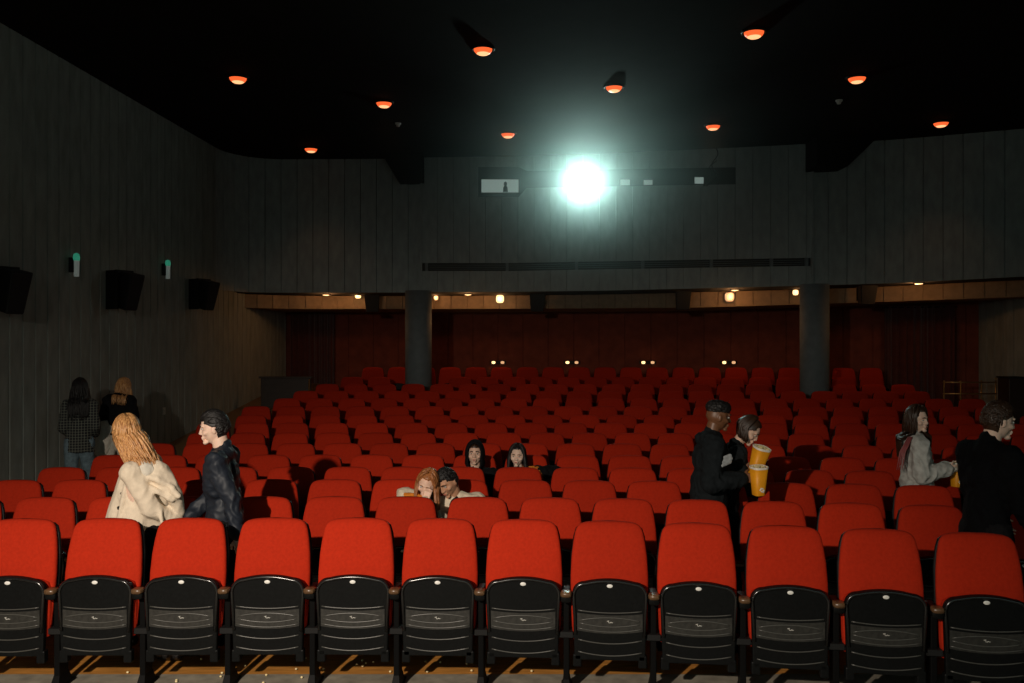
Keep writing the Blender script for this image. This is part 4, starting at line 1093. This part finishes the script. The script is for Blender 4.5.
# 8. tall man with popcorn
def popcorn_cup(loc, tilt, label, s=.92, n=70, seed=5, group='orange popcorn cups'):
    t = empty('popcorn_cup', loc, 0, label, 'popcorn cup', group); t.rotation_euler = tilt
    h = .25 * s; bm = bmesh.new(); rings = []
    for z, r in ((0, .046), (.004, .048), (h * .97, .070)):
        rings.append([Vector((p.x, p.y, z)) for p in srect(0, r * s, -r * s, r * s, 32, 3.2)])
    rings += [[Vector((p.x, p.y, h * .97)) for p in srect(0, .066 * s, -.066 * s, .066 * s, 32, 3.2)], [Vector((p.x, p.y, h * .80)) for p in srect(0, .062 * s, -.062 * s, .062 * s, 32, 3.2)]]
    loft(bm, rings); obj('cup_wall', bm, M['cup_orange'], t, True)
    bm = bmesh.new(); rings = []
    for z, r in ((h * .925, .0695), (h * 1.0, .0725), (h * 1.005, .069), (h * .93, .0665)):
        rings.append([Vector((p.x, p.y, z)) for p in srect(0, r * s, -r * s, r * s, 32, 3.2)])
    loft(bm, rings, False); obj('rim', bm, M['cup_white'], t, True)
    rnd = random.Random(seed); bm = bmesh.new()
    for i in range(n):
        a, r = rnd.uniform(0, 6.28), .056 * s * math.sqrt(rnd.random()); p = Vector((r * math.cos(a), r * math.sin(a), h * .93 + rnd.uniform(-.008, .022) * s - r * .12))
        for k in range(3): ico_ellipsoid(bm, p + Vector((rnd.uniform(-.006, .006), rnd.uniform(-.006, .006), rnd.uniform(-.004, .006))), (.007, .007, .006), None, 1)
    tag(obj('popcorn', bm, M['popcorn'], t, True), kind='stuff')
    bm = bmesh.new(); zc = h * .22; yf = -.054 * s
    for q in ((-.012, 0), (.004, .008), (.014, -.004), (-.002, -.010), (.010, -.014), (-.006, .010)):
        ico_ellipsoid(bm, (q[0] * s * 1.25, yf, zc + q[1] * s * 1.25), (.011 * s, .004, .008 * s), None, 2)
    e = obj('printed_mark', bm, M['cup_white'], t, True); e['label'] = 'small white mark printed near the cup bottom'
    return t
YB = 7.25
loc = Vector((1.60, YB, 0)); yaw = -96
cA = P(758.5, 495, YB - .22); cB = P(754, 467, YB + .02)
f = Figure(loc, yaw, 1.77, 'person in dark sweatshirt with short black hair holding orange popcorn cup, right profile', torso=(3, 0, 0), head=(10, 6, 0), masc=True,
           rh=L2(loc, yaw, P(741, 479, YB - .20)), lh=L2(loc, yaw, P(742, 470, YB + .06)), rp=(.4, -1, -1), lp=(-.4, -1, -1), rf=(.10, .05, .075), lf=(-.12, -.05, .075), skin='skin_dark', lips='lips_dark',
           rhd=L2((0, 0, 0), yaw, (1, 0, .12)), rpn=L2((0, 0, 0), yaw, (.1, .95, 0)), lhd=L2((0, 0, 0), yaw, (1, -.1, .0)), lpn=L2((0, 0, 0), yaw, (0, -1, .2)), curl=(.75, .75), build=1.10)
f.legs('black_cotton'); f.jacket('charcoal', .036, .034, .84, .01, .03, amp=.012, sc=7, hood=True)
bm = bmesh.new(); R = f.H.to_3x3(); c = f.H.translation
ico_ellipsoid(bm, c + R @ Vector((0, -.010, .066)), (.083, .104, .066), R, 4); ico_ellipsoid(bm, c + R @ Vector((0, .035, .078)), (.062, .058, .048), R, 3)
fuse('hair', bm, M['hair_black'], f.root, .005, 1, (.006, 45, (1, 1, 1)))
bm = bmesh.new(); w = lambda *p: L2(loc, yaw, P(*p))
for (x0, y0, x1, y1) in ((717, 461, 730, 455.5), (718, 463.5, 731, 458.5), (722, 465.5, 730, 462)):
    capsule(bm, w(x0, y0, YB - .275), .016, w(x1, y1, YB - .24), .016, 12)
e = fuse('chest_print', bm, M['print_grey'], f.root, .006, 2); e['label'] = 'pale grey print on the sweatshirt'
popcorn_cup(cA, (math.radians(4), math.radians(-2), .3), 'orange popcorn cup with white mark, lower of the two held by the dark sweatshirt')
popcorn_cup(cB - Vector((0, 0, .06)), (math.radians(14), math.radians(10), .3), 'tilted orange popcorn cup, upper of the two held by the dark sweatshirt', .95, seed=6)
# 9. woman half hidden behind him
loc = Vector((1.79, YB + .24, 0)); yaw = -92
f = Figure(loc, yaw, 1.66, 'dark-haired person looking down, half hidden behind person in dark sweatshirt', torso=(12, 0, 0), head=(-22, 24, 0),
           rh=L2(loc, yaw, P(730, 489, YB - .02)), lh=(-.14, .30, .95), rp=(.5, -1, -1), rf=(.10, .05, .075), lf=(-.12, -.05, .075), skin='skin_light',
           rhd=L2((0, 0, 0), yaw, (.5, -.4, .7)), rpn=L2((0, 0, 0), yaw, (0, 1, 0)), curl=(.7, .5))
f.legs('black_cotton'); f.jacket('charcoal', .022, .020, .92, .0, .02, amp=.008)
long_hair(f.root, 'hair', f.H, f.hs, 'hair_brown', .10, 180, 41, body=lambda q: f.clear(q, .03), spread=.4, face=1.6)
# 10. woman in the pale denim jacket
YD = 8.05
loc = Vector((3.66, YD, 0)); yaw = -98
f = Figure(loc, yaw, 1.66, 'long-haired person in pale denim jacket carrying a snack cup, right of the aisle seats', torso=(-2, 0, 0), head=(-50, 2, 0),
           rh=L2(loc, yaw, P(948, 469, YD - .18)), lh=L2(loc, yaw, P(948, 468, YD + .05)), rp=(.3, -1, -1), lp=(-.3, -1, -1), rf=(.10, .05, .075), lf=(-.12, -.05, .075), skin='skin_pale',
           rhd=L2((0, 0, 0), yaw, (1, .1, .1)), rpn=L2((0, 0, 0), yaw, (0, 1, .2)), lhd=L2((0, 0, 0), yaw, (1, -.1, .1)), lpn=L2((0, 0, 0), yaw, (0, -1, .2)), curl=(.6, .6), build=1.02)
f.root['label'] = 'long-haired person in pale denim jacket carrying a snack cup, at right'
f.legs('black_cotton'); f.jacket('denim_pale', .036, .032, .84, .03, .03, amp=.014, sc=7)
long_hair(f.root, 'hair', f.H, f.hs, 'hair_brown', .33, 220, 51, body=lambda q: f.clear(q, .05), spread=.7, face=1.25, fall=(-.16, .0, -1), thick=.0095)
bm = bmesh.new(); w = lambda *p: L2(loc, yaw, P(*p))
for k in range(4): tube(bm, [w(912 - k * 1.2, 437, YD - .17), w(905 - k * 1.6, 452, YD - .20), w(902 - k * 1.8, 470, YD - .20)], [.006, .007, .003], 5)
obj('hair_streaks', bm, M['pink_hair'], f.root, True)
t = popcorn_cup(P(956.5, 487, YD - .10), (math.radians(-3), math.radians(6), .2), 'snack cup held by the person in pale denim jacket', .85, seed=8)
bm = bmesh.new(); q = P(953, 470, YD - .16)
for i in range(16):
    a = i * 2.4; ico_ellipsoid(bm, Vector((.034 * math.cos(a) * (i % 4) / 3, .03 * math.sin(a), .012 * (i % 3))), (.016, .014, .012), None, 1)
t2 = empty('snack_wrapper', q, 0, 'crumpled pale wrapper held above the snack cup by the denim jacket', 'wrapper'); fuse('foil', bm, M['white_cotton'], t2, .005, 1, (.006, 30, (1, 1, 1)))
# 11. man in black at the right edge
YR = 5.98
loc = Vector((3.185, YR, 0)); yaw = -76
f = Figure(loc, yaw, 1.85, 'short-haired person in black turtleneck at right edge of the photo, right profile', torso=(4, 0, 0), head=(-12, 4, 0), masc=True,
           rh=(.20, .26, .98), lh=(-.24, .30, 1.0), rp=(.3, -1, -1), rf=(.10, .10, .075), lf=(-.12, -.12, .075), skin='skin_pale', build=.92)
f.legs('black_cotton'); f.jacket('black_wool', .030, .030, .80, .01, .055, name='sweater', amp=.010, sc=7)
short_hair(f.root, f.H, f.hs, 'hair_brown', 800, 14, .038, (.45, -.25, .3), quiff=.5, cut=.36)

# crumbs of popcorn on the front floor
rnd = random.Random(3); bm = bmesh.new()
for i in range(46):
    x = rnd.choice([-1.9, -1.75, -1.2, -.4]) + rnd.gauss(0, .35); y = rnd.uniform(5.75, 6.5)
    ico_ellipsoid(bm, (x, y, .008), (.010, .009, .008), None, 1)
tag(obj('spilled_popcorn', bm, M['popcorn'], None, True), 'scattered spilled popcorn crumbs on the floor under the front row', 'popcorn crumbs', kind='stuff')

# ------------------------------------------------------------------ light, camera, world
l = bpy.data.lights.new('photographers_flash', 'SPOT'); l.energy = 2050; l.color = (1.0, .86, .72); l.shadow_soft_size = .06
l.spot_size = math.radians(97); l.spot_blend = 1.0
lo = bpy.data.objects.new('photographers_flash', l); COL.objects.link(lo); lo.location = (-2.5, -.2, 3.4)
lo.rotation_euler = (Vector((-2.5 + 4 * math.tan(math.radians(11)) , -.2 + 4, 3.4 - 4.25 * math.tan(math.radians(38)))) - lo.location).to_track_quat('-Z', 'Y').to_euler()
w = bpy.data.worlds.new('dark_room'); SC.world = w; w.use_nodes = True
w.node_tree.nodes['Background'].inputs['Color'].default_value = (.5, .6, .65, 1); w.node_tree.nodes['Background'].inputs['Strength'].default_value = 0.0
# soft light spilling back from the cinema screen, which stands behind the photographer
bm = bmesh.new(); box(bm, -3.5, 7.0, -.02, .02, .1, 4.3)
scr = empty('cinema_screen', (0, -2.96, 1.3), 0, 'wide pale cinema screen behind the photographer, facing the seats', 'screen')
sm = mat('lit_screen_cloth', (.8, .8, .8), .9, emit=(.62, .92, .86), estr=.48); obj('screen_cloth', bm, sm, scr)
cam = bpy.data.cameras.new('camera'); co = bpy.data.objects.new('camera', cam); COL.objects.link(co)
co.location = (0, 0, CH); co.rotation_euler = (PI / 2, 0, 0); cam.sensor_width = 36; cam.lens = F / 1024 * 36; cam.clip_end = 200
SC.camera = co
SC.view_settings.view_transform = 'Standard'; SC.view_settings.look = 'None'; SC.view_settings.gamma = 1; SC.view_settings.use_curve_mapping = False
SC.view_settings.exposure = 0.0
SC.cycles.use_denoising = True
SC.cycles.max_bounces = 6; SC.cycles.volume_bounces = 0; SC.cycles.sample_clamp_indirect = 4
